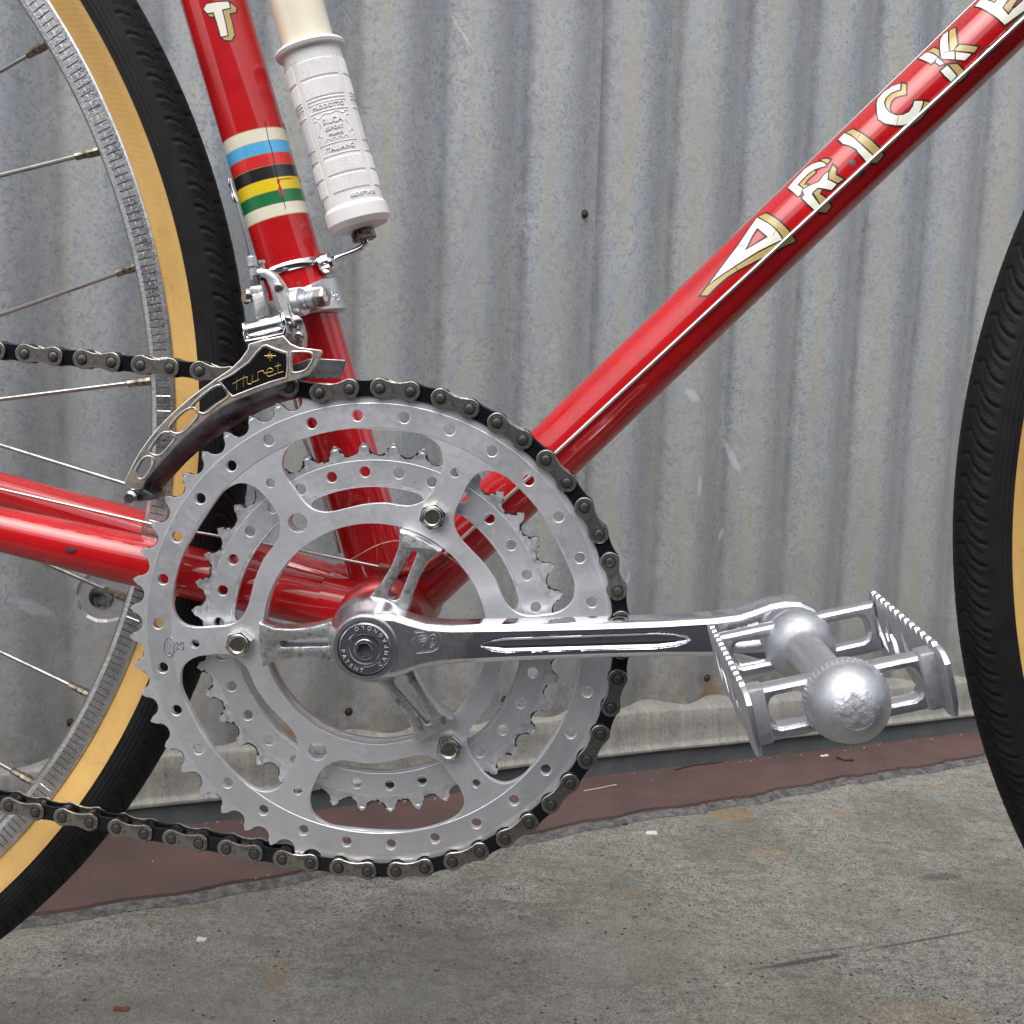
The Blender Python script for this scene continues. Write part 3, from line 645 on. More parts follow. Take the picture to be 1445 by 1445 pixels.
# grime collected on the flanks of the teeth
def flank(N,a0,rt,y0,y1,parent,seed):
    rs=random.Random(seed); Rp=12.7/2/math.sin(pi/N); V=[];F=[]
    for i in range(N):
        for k in range(-4,4):
            if rs.random()<.25: continue
            a=a0+i*360/N; cx,cz=pol(Rp,a); b=len(V); w=rs.uniform(.3,.95) if N==40 else rs.uniform(.1,.4)
            for kk in (k,k+1):
                t=a+180-kk*19
                for r_ in (4.1,4.1+w*rs.uniform(.6,1.3)): V.append((cx+r_*math.cos(R(t)),y0-.05,cz+r_*math.sin(R(t))))
            F.append((b,b+2,b+3,b+1))
    mk('tooth_grime',V,F,M['grime'],parent,kind='stuff')
flank(40,99.5,81.7,-41.4,-38.6,ring2,3)
M['tip']=metal('bright_worn_tooth_tip',(.95,.95,.97),.34)
def tips(N,a0,rt,y0,parent):
    V=[];F=[]; rs=random.Random(N)
    for i in range(N):
        h=a0+(i+.5)*360/N; c,s=math.cos(R(h)),math.sin(R(h)); b=len(V); k=rs.uniform(.8,1.15)
        for (r_,w_,y_) in ((rt-1.9*k,.85,y0-.13),(rt-.9,.66,y0+.12),(rt+.1,.42,y0+.6)):
            for sg in (-1,1): V.append((r_*c-sg*w_*s,y_,r_*s+sg*w_*c))
        F+=[(b,b+2,b+3,b+1),(b+2,b+4,b+5,b+3)]
    mk('tooth_tips',V,F,M['tip'],parent,60,kind='stuff')
tips(52,A0,106.3,-48.6,ring1); tips(40,99.5,81.9,-41.4,ring2)
flank(52,A0,106.3,-48.6,-45.6,ring1,8)
# stamped oval and number by the left nut
def stamp_on(me,parent,name,u,v,y,rot,mat,sx=1,**kw):
    c=U(u,v,y); ca,sa=math.cos(R(rot)),math.sin(R(rot))
    def f(q): 
        x=q[:,0]*sx; return np.stack([(c[0]+x*ca-q[:,1]*sa)*MM,(c[1]-q[:,2])*MM,(c[2]+x*sa+q[:,1]*ca)*MM],1)
    xform(me,f); finish(me,mat,30); return place(name,me,parent,**kw)
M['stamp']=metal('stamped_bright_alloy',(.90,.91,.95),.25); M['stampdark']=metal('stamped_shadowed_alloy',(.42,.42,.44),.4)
stamp_on(text_mesh('52',4.6,.06),ring1,'stamped_number',*R1(302,1343),-48.7,-88,M['stampdark'])
ov=[(3.1*math.cos(t),7*1.0*math.sin(t)) for t in np.linspace(0,2*pi,33)[:-1]]; oi=[(x*.86,z*.92) for x,z in ov]
c_=U(*R1(249,1348),-48.9); plate('stamped_oval',[[(c_[0]+x*.75-.0,c_[2]+z*.62) for x,z in ov],[(c_[0]+x*.75,c_[2]+z*.62) for x,z in oi]],-48.98,-48.8,M['stamp'],ring1,0)
stamp_on(text_mesh('SIMPLEX',2.1,.05),ring1,'stamped_name',*R1(249,1348),-48.95,90,M['stamp'],.75)
# ---- crank arm, spider, boss, cap
CA=5.2
def crk(V,deg=CA):
    V=np.array(V,float).reshape(-1,3); c,s=math.cos(R(deg)),math.sin(R(deg)); return np.stack([V[:,0]*c-V[:,2]*s,V[:,1],V[:,0]*s+V[:,2]*c],1)
def crank_arm(parent,name,lab):
    # stations along the arm: x, half height, front y, back y
    st=[(4,13.6,-69.5,-58),(12,13.2,-70,-58),(19,10.8,-71,-59),(26,8.9,-72,-60.5),(36,8.0,-73,-61.5),(60,7.6,-74.5,-63),(90,7.3,-76.4,-65),(120,7.4,-78.2,-67.5),(140,8.0,-79.6,-69),(150,9.0,-80.4,-69.6),(157,11.2,-81,-70),(162,13.0,-81.4,-70.2),(168,14.0,-81.8,-70.5),(174,13.4,-81.8,-70.6),(179,10.6,-81.6,-70.7),(182,7,-81.4,-70.8),(183.3,2.6,-81.2,-71)]
    xs=[s_[0] for s_ in st]; X=np.linspace(4,183.3,520); V=[]
    ft=np.linspace(-1,1,61)
    for x in X:
        hh_,yf,yb=[np.interp(x,xs,[s_[k] for s_ in st]) for k in (1,2,3)]
        b=min(2.4,hh_*.45); sec=[(-hh_,yb+1.5),(-hh_,yf+3.4),(-hh_*1.0+.15,yf+2.2),(-hh_+.75,yf+1.0)]
        rf=np.interp(x,(47,49,52,57,118,125,129,131),(0,1.3,2.4,3.2,3.3,2.7,1.5,0))
        for t in ft:
            z=t*(hh_-b); d=0
            if rf>.01:
                q=abs(z+.2)/rf
                if q<1: d=1.9*math.sqrt(1-q**2.4)*min(1,rf/2.4)
            sec.append((z,yf-.25*(1-t*t)+d))
        sec+=[(hh_-.75,yf+1.0),(hh_-.15,yf+2.2),(hh_,yf+3.4),(hh_,yb+1.5),(hh_-1.5,yb),(-hh_+1.5,yb)]
        V+=[(x,y,z) for z,y in sec]
    m=len(sec); n=len(X); F=[tuple(f) for f in grid_faces(n,m,False,True)]+[tuple(range(m))[::-1],tuple((n-1)*m+k for k in range(m))]
    return mk(name,crk(V),F,[M['crank'],M['crank']],parent,34,label=lab)
arm=crank_arm(bike,'crank_arm','polished drive side crank arm pointing towards the front wheel')
boss=lathe('crank_boss',[(-42,0),(-42,17),(-52,18.8),(-56,18.6),(-60,17.2),(-64,15.2),(-67.5,14.1),(-70.2,13.7),(-71,13.1),(-71.2,11.4),(-70,11.2),(-68,11),(-68,0)],(0,0,0),(0,1,0),M['crank'],arm,72)
# cap with hexagon socket and ring of lettering
capc=(1.2,0,1.6)
hexr=lambda t,r,th: r
cap=lathe('bolt_cap',[(-68,10.9),(-71.2,10.9),(-72,10.3),(-72.1,7.6),(-71.5,7.2),(-71.5,6.6),(-72.2,6.2),(-72.5,5.2),(-72.3,4.0),(-71,3.6),(-70,3.5),(-70,0)],(0,0,0),(0,1,0),M['chrome'],arm,64)
hx=[( -72.35,)]
plate('hexagon_socket',[circ(0,0,4.3,36),circ(0,0,2.9,6,.2)],-72.7,-70.2,M['chrome'],cap,.25)
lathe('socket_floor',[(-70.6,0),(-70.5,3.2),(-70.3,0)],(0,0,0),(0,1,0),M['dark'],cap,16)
def ringtext(s,r,a_mid,step,size,y,mat,parent,name,flip=1):
    n=len(s)
    for i,ch in enumerate(s):
        if ch==' ': continue
        a=a_mid-flip*(i-(n-1)/2)*step; me=text_mesh(ch,size,.05)
        px,pz=pol(r,a); rot=a-90 if flip==1 else a+90; ca,sa=math.cos(R(rot)),math.sin(R(rot))
        xform(me,lambda q:np.stack([(px+q[:,0]*ca-q[:,1]*sa)*MM,(y-q[:,2])*MM,(pz+q[:,0]*sa+q[:,1]*ca)*MM],1))
        finish(me,mat,30); place(name,me,parent)
M['engr']=metal('engraved_bright',(.92,.92,.95),.5)
# the cap's lettering reads clockwise around the left and top, as the loosened cap came to rest
for ch_s,r_,am,stp,fl in (('CAMPAGNOLO',9.0,35,17.2,-1),('PATENT',9.0,225,15,-1)):
    ringtext(ch_s,r_,am,stp,2.3,-72.12,M['engr'] if am==35 else M['engr'],cap,'engraved_letter',fl)
# spider arms
for k,a in enumerate((AR,AR+120,AR+240)):
    w0,w1=9.2,8.6; L0,L1=8,48.0
    out=[(L0,-10.5),(15,-9),(24,-6.9),(33,-6.2),(41,-7.0),(47.2,-9.6)]+[pol(48.1,t) for t in np.linspace(-10.8,10.8,9)]+[(47.2,9.6),(41,7.0),(33,6.2),(24,6.9),(15,9),(L0,10.5)]
    hole=[]
    for t in np.linspace(90,270,9): hole.append((20.5+2.3*math.cos(R(t)),2.3*math.sin(R(t))))
    for t in np.linspace(-90,90,7): hole.append((41+.9*math.cos(R(t)),.9*math.sin(R(t))))
    if k==0: hole=[]; 
    if k==0:
        for t in np.linspace(90,270,9): hole.append((22+2.6*math.cos(R(t)),2.6*math.sin(R(t))))
        for t in np.linspace(-90,90,7): hole.append((41.5+1.0*math.cos(R(t)),1.0*math.sin(R(t))))
    if k==1:
        hole=[]
        for t in np.linspace(90,270,9): hole.append((19+1.7*math.cos(R(t)),1.7*math.sin(R(t))))
        for t in np.linspace(-90,90,7): hole.append((37.5+1.3*math.cos(R(t)),1.3*math.sin(R(t))))
    if k==2:
        hole=[]
        for t in np.linspace(90,270,9): hole.append((22+2.9*math.cos(R(t)),2.9*math.sin(R(t))))
        for t in np.linspace(-90,90,7): hole.append((42+1.1*math.cos(R(t)),1.1*math.sin(R(t))))
    if k==1: plate('slot_floor',[rotp([(12,-4),(42,-4),(42,4),(12,4)],a)],-50,-47,M['spider'],arm,.2)
    sp_=plate('spider_arm',[rotp(out,a),rotp(hole,a)],-56.5,-46.5,[M['spider'],M['crank']],arm,.7,side=lambda c:True)
    tab=[(47,-6.5),(54,-7),(62,-6),(66,0),(62,6),(54,7),(47,6.5)]
    plate('spider_tab',[rotp(tab,a)],-45.4,-41.6,M['spider'],arm,.4)
# nuts
def nut(a):
    cx,cz=pol(58,a); hx=[(cx+6.0*math.cos(R(60*i+12+a)),cz+6.0*math.sin(R(60*i+12+a))) for i in range(6)]
    o=plate('chainring_nut',[hx,circ(cx,cz,3.3,24)],-53.6,-48.8,M['steel'],bike,.75)
    lathe('nut_collar',[(-53.5,4.6),(-54.2,4.3),(-54.4,3.6),(-53.9,3.1),(-53.0,3.0),(-53,0)],(cx,0,cz),(0,1,0),M['steel'],o,32)
    lathe('bolt_end',[(-53.35,2.7),(-53.5,1.9),(-52.8,1.3),(-52.8,0)],(cx,0,cz),(0,1,0),M['darksteel'],o,20)
for a in (AR,AR+120,AR+240): nut(a)
# engraved shield on the arm
def strokes(name,paths,y,r,mat,parent,closed=False):
    bmv=[];bf=[]
    for pth in paths:
        P=[np.array(U(u,v,y)) for u,v in pth]; P=smooth_path(P,4)
        n=len(P)
        b=len(bmv); px=None
        for i in range(n):
            a=P[min(i+1,n-1)]-P[max(i-1,0)]; a/=np.linalg.norm(a); x,yv,_=frame(a,(0,1,0))
            for k in range(6):
                t=2*pi*k/6; bmv.append(P[i]+(x*math.cos(t)+yv*math.sin(t))*r)
        for i in range(n-1):
            for k in range(6): bf.append((b+i*6+k,b+(i+1)*6+k,b+(i+1)*6+(k+1)%6,b+i*6+(k+1)%6))
    return mk(name,np.array(bmv),bf,mat,parent,80)
def R8(x,y): return (420+x/4.0147,720+y/4.0139)
sh=[[(660,690),(668,700),(664,722),(644,740),(660,760),(676,790),(672,812)],[(672,812),(730,806),(770,800),(800,785)],[(660,690),(690,694),(720,690)],
    [(740,690),(770,684),(800,700),(812,735),(800,775),(770,795)],[(745,715),(765,705),(785,720),(788,745),(770,765),(750,755),(742,735),(750,718)],[(755,735),(765,728),(772,740),(762,748),(755,738)],
    [(680,720),(700,712),(722,718),(736,735),(722,728),(702,730),(684,738)],[(690,750),(705,742),(725,748)],[(700,790),(702,770),(715,762)],[(735,775),(733,797)],[(748,775),(760,776)],[(752,777),(752,795)]]
strokes('engraved_shield',[[R8(*p) for p in s_] for s_ in sh],-73.15,.11,M['stampdark'],arm)
# left crank behind the wheel
la=crank_arm(bike,'crank_arm','left side crank arm, seen behind the rear wheel'); la.data.materials.clear(); la.data.materials.append(M['cast']); la.data.materials.append(M['cast'])
xform(la.data,lambda q:np.stack([-q[:,0],-q[:,1],-q[:,2]],1))
lathe('pedal_axle_end',[(70.2,0),(69.6,5.4),(69.2,5.6),(69.0,6.4),(72,6.5),(72,0)],(-170*math.cos(R(CA)),0,-170*math.sin(R(CA))),(0,1,0),M['darksteel'],la,32)
# ---- chain
def chain_pts():
    top=[(455,540.8),(287,524.3),(246,519.6),(205.3,515.7),(164.9,511.6),(124,507.5),(84.3,503.7),(43.9,499.8),(5.7,495.7),(-35,491.6),(-76,487)]
    bot=[(478.1,1224.8),(439.9,1218.5),(397.5,1212.1),(358.2,1204.6),(316.9,1197.1),(280.6,1189.8),(240.8,1183.1),(201.6,1176.2),(162.7,1168.2),(124.5,1160),(87,1153),(48.8,1145.6),(11.6,1137.3),(-26,1129),(-64,1120.5),(-102,1112)]
    Rp=12.7/2/math.sin(pi/52)
    ring=[(Rp*math.cos(R(A0-k*TH)),-47.1,Rp*math.sin(R(A0-k*TH))) for k in range(-3,27)]
    def run(px,k0,sgn,start,n,y1):
        # follow the traced run in 12.7 mm steps
        cur=np.array(start); out=[]
        P=[]
        for i,(u,v) in enumerate(px):
            y=-47.1+(y1+47.1)*min(1,i/len(px)); P.append(np.array(U(u,v,y-4))+np.array([0,4,0]))
        path=smooth_path([cur]+P,6); i=0
        while len(out)<n:
            while i<len(path)-1 and np.linalg.norm(path[i+1]-cur)<12.7: i+=1
            if i>=len(path)-1: d=path[-1]-path[-4]; d/=np.linalg.norm(d); nx=cur+d*12.7
            else:
                a,b=path[i],path[i+1]; lo,hi=0,1
                for _ in range(20):
                    mid_=(lo+hi)/2; q=a+(b-a)*mid_
                    if np.linalg.norm(q-cur)<12.7: lo=mid_
                    else: hi=mid_
                nx=a+(b-a)*hi
            out.append(nx); cur=nx
        return out
    t=run(top[1:],0,1,ring[0],24,-40); b=run(bot,0,1,ring[-1],24,-36)
    return t[::-1]+[np.array(q) for q in ring]+b, len(t)
CH,nt_=chain_pts()
chain=None
def figure8(r,wst,n=14):
    p=[]
    for t in np.linspace(62,298,n): p.append((-6.35+r*math.cos(R(t)),r*math.sin(R(t))))
    p+=[(-1.6,-wst),(1.6,-wst)]
    for t in np.linspace(-118,118,n): p.append((6.35+r*math.cos(R(t)),r*math.sin(R(t))))
    p+=[(1.6,wst),(-1.6,wst)]
    return [tuple(q) for q in p]
def join(objs,name):
    bm=bmesh.new()
    for me in objs: bm.from_mesh(me)
    me=bpy.data.meshes.new(name); bm.to_mesh(me); bm.free(); return me
def pl(rings,y0,y1,bev,sidemat=0):
    me=fill2d(rings,abs(y1-y0),bev); ym=(y0+y1)/2; xform(me,lambda c:np.stack([c[:,0],ym-c[:,2],c[:,1]],1)*MM)
    me.update()
    if sidemat: me.polygons.foreach_set('material_index',[sidemat if abs(p.normal.y)<.6 else 0 for p in me.polygons])
    return me
fo=figure8(4.15,3.0); fi=figure8(4.2,3.3)
outer_me=join([pl([fo],-4.3,-3.3,.32,1),pl([fo],3.3,4.3,.32,1)],'outer_link'); finish(outer_me,[M['link'],M['linkedge']],40); capsharp(outer_me)
inner_me=join([pl([fi],-2.9,-2.0,.2),pl([fi],2.0,2.9,.2),pl([circ(-6.35,0,3.9,16)],-2,2,.1),pl([circ(6.35,0,3.9,16)],-2,2,.1)],'inner_link'); finish(inner_me,[M['inner']],40); capsharp(inner_me)
pin_me=join([pl([circ(0,0,1.85,18)],-5.0,5.0,.35)],'pin'); finish(pin_me,[M['pin']],40); capsharp(pin_me)
rim_me_=join([pl([circ(0,0,2.6,20),circ(0,0,1.85,18)],-4.42,-4.2,.08)],'pin_seat'); finish(rim_me_,[M['grime']],40)
rr_=random.Random(5)
# chain parent: the first outer link's run is held by one mesh 'chain' (its pin seats), the links are its parts
seats=[]
for q in CH:
    seats.append(q)
bm=bmesh.new()
for q in CH:
    b2=rim_me_.copy(); b2.transform(Matrix.Translation(Vector(q)*MM)); bm.from_mesh(b2); bpy.data.meshes.remove(b2)
cm=bpy.data.meshes.new('chain'); bm.to_mesh(cm); bm.free(); finish(cm,[M['grime']],40)
chain=place('chain',cm,bike,label='greasy roller chain with bronze grey outer plates')
for i in range(len(CH)-1):
    a,b=CH[i],CH[i+1]; d=b-a; k=i-nt_-3          # k: index of pin a on the ring numbering
    ang=math.atan2(d[2],d[0]); yw=math.asin(max(-1,min(1,d[1]/np.linalg.norm(d))))
    me=outer_me if (k%2==1) else inner_me
    o=bpy.data.objects.new(me.name,me); link(o,chain); o.location=Vector((a+b)/2)*MM
    if math.cos(ang)<0: ang+=pi; yw=-yw
    o.rotation_euler=Matrix.Rotation(-ang,3,'Y').to_euler(); o.rotation_euler=(Matrix.Rotation(-ang,3,'Y')@Matrix.Rotation(yw,3,'Z')).to_euler()
for q in CH:
    o=bpy.data.objects.new('pin',pin_me); link(o,chain); o.location=Vector(q)*MM; o.rotation_euler=(0,rr_.uniform(0,6),0)
# ------------------------------------------------------------------ pump clamp, front derailleur
def seat_t_of(u,v,y): q=U(u,v,y); return q[0]*SD[0]+q[2]*SD[1]
def DP(x,y): return (325+x/8.0278,330+y/8.0278)
SAX=(SD[0],0,SD[1])
tcl=seat_t_of(*DP(780,330),-15)
clamp=lathe('pump_clamp',[(tcl-1.9,14.4),(tcl-1.9,15.2),(tcl-1.2,15.6),(tcl+1.2,15.6),(tcl+1.9,15.2),(tcl+1.9,14.4)],(0,0,0),SAX,M['chrome'],bike,72,label='narrow chrome band clamped round the seat tube with a bent peg that holds the pump')
q=PU(*DP(1110,330),-5); lathe('clamp_boss',[(-3,0),(-3,4.6),(-1,5),(2.0,4.6),(3.2,3.2),(3.4,0)],q,(.95,-.25,.3),M['chrome'],clamp,24)
sweep('peg',smooth_path([q,PU(478,363,-3),PU(492,357.5,-1.5),PU(504,352.5,-.5),PU(512,347.5,0),PU(515.5,341,0),PU(513.5,330,0)],6),1.45,M['chrome'],clamp,12)
der=None
def R5(x,y): return (160+x/3.6125,340+y/3.6125)
def PL(fn_,pts,y): return [(lambda q:(q[0],q[2]))(U(*fn_(*p),y)) for p in pts]
YO=-55.5
outl=[(60,1225),(75,1190),(100,1140),(140,1070),(190,1000),(240,940),(300,880),(370,818),(440,762),(520,705),(600,652),(650,603),(688,550),(692,525),(770,502),(868,482),(880,495),(905,522),(950,542),(1062,556),(1066,572),(1050,610),(1030,650),(1000,686),(940,706),(880,721),(800,746),(720,775),(640,806),(560,846),(500,886),(440,936),(380,987),(320,1047),(260,1112),(210,1170),(172,1213),(155,1245),(148,1265),(100,1268),(62,1248)]
wins=[[(128,1192),(122,1172),(140,1140),(160,1112),(190,1104),(206,1122),(185,1165),(160,1200),(140,1208)],
 [(193,1075),(200,1055),(228,1015),(258,984),(296,984),(312,1005),(285,1040),(250,1077),(222,1088)],
 [(294,962),(304,936),(340,895),(378,866),(412,858),(430,885),(400,925),(360,965),(325,976)],
 [(413,850),(424,826),(470,785),(520,750),(556,744),(582,788),(530,828),(488,862),(458,874)],
 [(552,718),(620,682),(700,622),(742,570),(768,544),(782,540),(830,560),(882,577),(886,640),(880,692),(800,715),(720,745),(612,787),(594,770)],
 [(914,582),(930,572),(1000,574),(1014,596),(995,635),(970,657),(925,666),(914,650)]]
WS=[[(q[0],q[1]) for q in smooth_path([(x,y,0) for x,y in w_],4,True)] if i!=4 else w_ for i,w_ in enumerate(wins)]
der=plate('front_derailleur',[PL(R5,outl,YO)]+[PL(R5,w_,YO) for w_ in WS],YO-.9,YO+.9,[M['brassy'],M['chrome']],bike,.35,label='cast front derailleur with a slotted outer cage plate and a black badge')
# raised rims round the openings, the badge with its gold lettering and star
def offs(P,d):
    n=len(P); A=sum(P[i][0]*P[(i+1)%n][1]-P[(i+1)%n][0]*P[i][1] for i in range(n)); s_=1 if A>0 else -1; out=[]
    for i in range(n):
        a,b,c=np.array(P[i-1]),np.array(P[i]),np.array(P[(i+1)%n]); e1=b-a; e2=c-b; e1/=max(np.linalg.norm(e1),1e-9); e2/=max(np.linalg.norm(e2),1e-9)
        nn=np.array([e1[1]+e2[1],-(e1[0]+e2[0])])*s_; l=np.linalg.norm(nn); nn=nn/max(l,1e-6); k=min(1/max(nn@(np.array([e1[1],-e1[0]])*s_),.45),2.2)
        out.append(tuple(b+nn*d*k))
    return out
for w_ in WS:
    p_=PL(R5,w_,YO); plate('window_rim',[offs(p_,.95),offs(p_,.1)],YO-1.25,YO-.8,M['brassy'],der,.18)
bdg=plate('badge',[offs(PL(R5,wins[4],YO),-.15)],YO-.75,YO+.4,[G('black_badge').out((.008,.008,.009),.18,0)],der,.1)
strokes('badge_lettering',[[(300+p[0]/11.115,470+p[1]/11.12) for p in q] for q in ([(382,715),(381,800),(377,895)],[(492,660),(488,750),(484,848)],[(315,802),(400,750),(480,708),(530,692)],[(530,692),(545,700),(543,760),(552,795),(585,800),(620,775),(628,650)],[(622,775),(660,762),(735,730)],[(712,735),(712,625),(722,612),(790,590),(808,630),(850,622)],[(850,625),(945,600),(935,565),(905,552),(870,565),(852,600),(850,650),(880,680),(940,662),(1010,632)],[(1030,458),(1028,540),(1026,618),(1050,622),(1110,605)],[(985,528),(1070,502)])],YO-.85,.18,M['gold'],bdg)
sx,sy_=799,586
strokes('badge_star',[[R5(sx,sy_),R5(sx+l*math.cos(R(a)),sy_+l*math.sin(R(a)))] for a,l in ((0,30),(45,16),(90,28),(135,16),(180,28),(225,16),(270,26),(315,16))],YO-.85,.22,M['gold'],bdg)
# inner plate of the cage, darker and further back, and the bridge at the tail
YI=-37.5
inl=[(150,1250),(165,1325),(200,1320),(245,1270),(300,1205),(370,1128),(440,1064),(520,1005),(600,952),(680,905),(760,862),(860,822),(945,800),(962,770),(966,720),(985,706),(1150,700),(1165,696),(1187,607),(1060,600),(1000,600),(900,640),(760,690),(640,750),(520,830),(420,900),(330,985),(240,1090),(180,1180)]
plate('inner_cage_plate',[PL(R5,inl,YI)],YI-.8,YI+.8,M['darksteel'],der,.25)
M['cagetop']=metal('rubbed_cage_steel',(.22,.23,.26),.42,grime=(.03,.03,.033),gs=70,glo=.44,ghi=.66,bump=.3)
# curved floor joining the two plates along the lower edge, as on the real cage
lowo=[(150,1262),(172,1213),(210,1170),(260,1112),(320,1047),(380,987),(440,936),(500,886),(560,846),(640,806),(720,775),(800,746),(880,721)]
lowi=[(205,1318),(225,1290),(262,1247),(310,1193),(375,1123),(440,1066),(505,1016),(575,968),(640,930),(710,890),(775,856),(850,826),(920,806)]
V=[];n_=len(lowo)
for i in range(n_):
    a=PU(*R5(*lowo[i]),YO+.8); b=PU(*R5(*lowi[i]),YI-1.2); 
    for t in (0,.25,.5,.75,1): V.append(a+(b-a)*t+np.array([0,0,-1.6*math.sin(pi*t)]))
V=np.array(V); V2=V+np.array([.25,0,.9]); F=grid_faces(n_,5)
mk('cage_skirt',np.vstack([V,V2]),[tuple(f) for f in F]+[tuple(f[::-1]+n_*5) for f in F],M['cagetop'],der,60)
q=PU(*R5(85,1310),-57); lathe('tail_rivet',[(-1.5,0),(-1.2,2.0),(-.2,3.0),(1.2,3.2),(2.6,2.8),(3.4,1.8),(18,1.8),(18.5,0)],q,(0,1,0),M['steel'],der,32)
tb=[(62,1240),(150,1258),(205,1290),(200,1320),(150,1325),(120,1330),(100,1280)]
plate('tail_bridge',[PL(R5,tb,-54)],-55,-40,M['darksteel'],der,.5)
# pivot roller and its fork
a=PU(*DP(185,1105),-50); b=PU(*DP(590,1010),-47); ax=b-a; L_=np.linalg.norm(ax)
lathe('pivot_barrel',[(0,0),(0,3.3),(.3,3.5),(L_-.3,3.5),(L_,3.3),(L_,0)],a,ax,metal('satin_barrel',(.66,.66,.68),.22),der,32)
for q_,s_ in ((a-ax/L_*1.1,1),(b+ax/L_*.2,1)): lathe('fork_cheek',[(0,0),(0,3.9),(.3,4.3),(1.2,4.3),(1.5,3.9),(1.5,0)],q_,ax,M['chrome'],der,28)
plate('fork_plate',[PL(DP,[(150,1110),(180,1090),(190,1200),(400,1165),(600,1120),(640,1010),(650,1120),(620,1170),(600,1230),(420,1250),(220,1270),(160,1210)],-53)],-54.6,-46,M['chrome'],der,.5)
# link arm, pinch bolt, cable end, barrel adjuster
plate('link_arm',[PL(DP,[(250,690),(385,655),(400,760),(432,925),(300,975),(285,860)],-46)],-47.5,-42,M['cast'],der,.5)
plate('link_head',[PL(DP,[(225,625),(250,600),(365,585),(385,640),(385,690),(255,720)],-44)],-46.5,-38,M['cast'],der,.5)
q=PU(*DP(205,705),-45); lathe('pinch_bolt',[(-2,0),(-2,3.0),(-1,3.4),(0,3.45),(.3,2.6),(1.6,2.4),(4,2.2),(4,0)],q,(.8,.55,-.1),M['steel'],der,28)
q=PU(*DP(245,330),-41); lathe('barrel_adjuster',[(-7,0),(-7,1.8),(-2.5,1.8),(-2.3,1.3),(-1.5,1.3),(-1.4,2.2),(2.2,2.2),(2.8,1.6),(2.8,0)],q,(-.15,0,1),M['cast'],der,18)
q=PU(*DP(350,350),-38); lathe('limit_screw',[(-4,0),(-4,1.3),(.5,1.3),(.6,1.9),(1.8,1.8),(2,0)],q,(-.15,-.1,1),M['cast'],der,16)
q=PU(*DP(280,520),-41); lathe('adjuster_nut',[(-2,0),(-2,2.0),(1.8,2.0),(1.8,0)],q,(-.15,0,1),M['darksteel'],der,8)
body=[(232,470),(245,425),(300,398),(360,390),(440,408),(505,450),(560,515),(610,600),(668,675),(692,760),(705,880),(760,940),(805,1020),(838,1150),(830,1292),(740,1290),(690,1235),(640,1165),(645,1000),(618,900),(560,900),(525,880),(490,760),(450,600),(405,510),(340,482),(250,492)]
plate('derailleur_body',[PL(DP,body,-40)],-41.5,-33,M['cast'],der,1.0)
plate('derailleur_arm',[PL(DP,[(505,560),(560,540),(620,640),(650,780),(700,940),(700,1100),(640,1040),(600,900),(560,820),(520,700)],-42)],-43.4,-41.2,M['cast'],der,.6)
for (x,y,r_) in ((548,615,2.0),(655,985,2.0),(745,1000,2.6),(772,1165,2.0)):
    q=PU(*DP(x,y),-43.6); lathe('rivet',[(-.6,0),(-.4,r_*.7),(.2,r_),(2.4,r_),(2.4,0)],q,(-.05,1,.1),M['steel'],der,18)
# clamp with its bolt
q=PU(*DP(770,780),-36); bx=np.array((.93,-.30,.20)); bx/=np.linalg.norm(bx)
lathe('clamp_barrel',[(-5.5,0),(-5.5,4.6),(-4.6,5.6),(1.6,6.0),(2.4,5.7),(2.7,4.8),(2.9,0)],q,bx,M['cast'],der,36)
lathe('clamp_nut',[(2.8,0),(2.8,3.6),(5.2,3.7),(5.3,3.2),(6.0,3.2),(6.1,3.8),(8.8,3.9),(8.9,0)],q,bx,M['pedal'],der,28)
lathe('clamp_bolt_head',[(8.8,0),(8.8,4.0),(13,4.2),(13.8,3.7),(14.3,2.4),(14.4,0)],q,bx,M['steel'],der,6,ang=25)
tb_=seat_t_of(*DP(1210,700),-4)
def clampband():
    seg=72; x,y,a=frame(SAX); V=[];n=9
    prf=[(-1,14.4),(-1,15.6),(-.86,16.2),(-.4,16.0),(0,15.9),(.4,16.0),(.86,16.2),(1,15.6),(1,14.4)]
    for (s_,r_) in prf:
        for k in range(seg):
            th=2*pi*k/seg; d=x*math.cos(th)+y*math.sin(th); w_=5.6+2.8*max(0,d[0])**2
            V.append(a*(tb_+s_*w_+1.2*d[0])+d*(r_+2.6*max(0,d[0])**3*(abs(s_)<.99)))
    return mk('tube_clamp',np.array(V),[tuple(f)[::-1] for f in grid_faces(n,seg,False,True)],M['cast'],der,50)
tc_=clampband()
plate('clamp_ear',[PL(DP,[(700,640),(860,620),(1000,625),(1100,610),(1140,680),(1100,780),(1010,830),(900,880),(830,920),(720,900)],-18)],-30,-15,M['cast'],der,1.2)
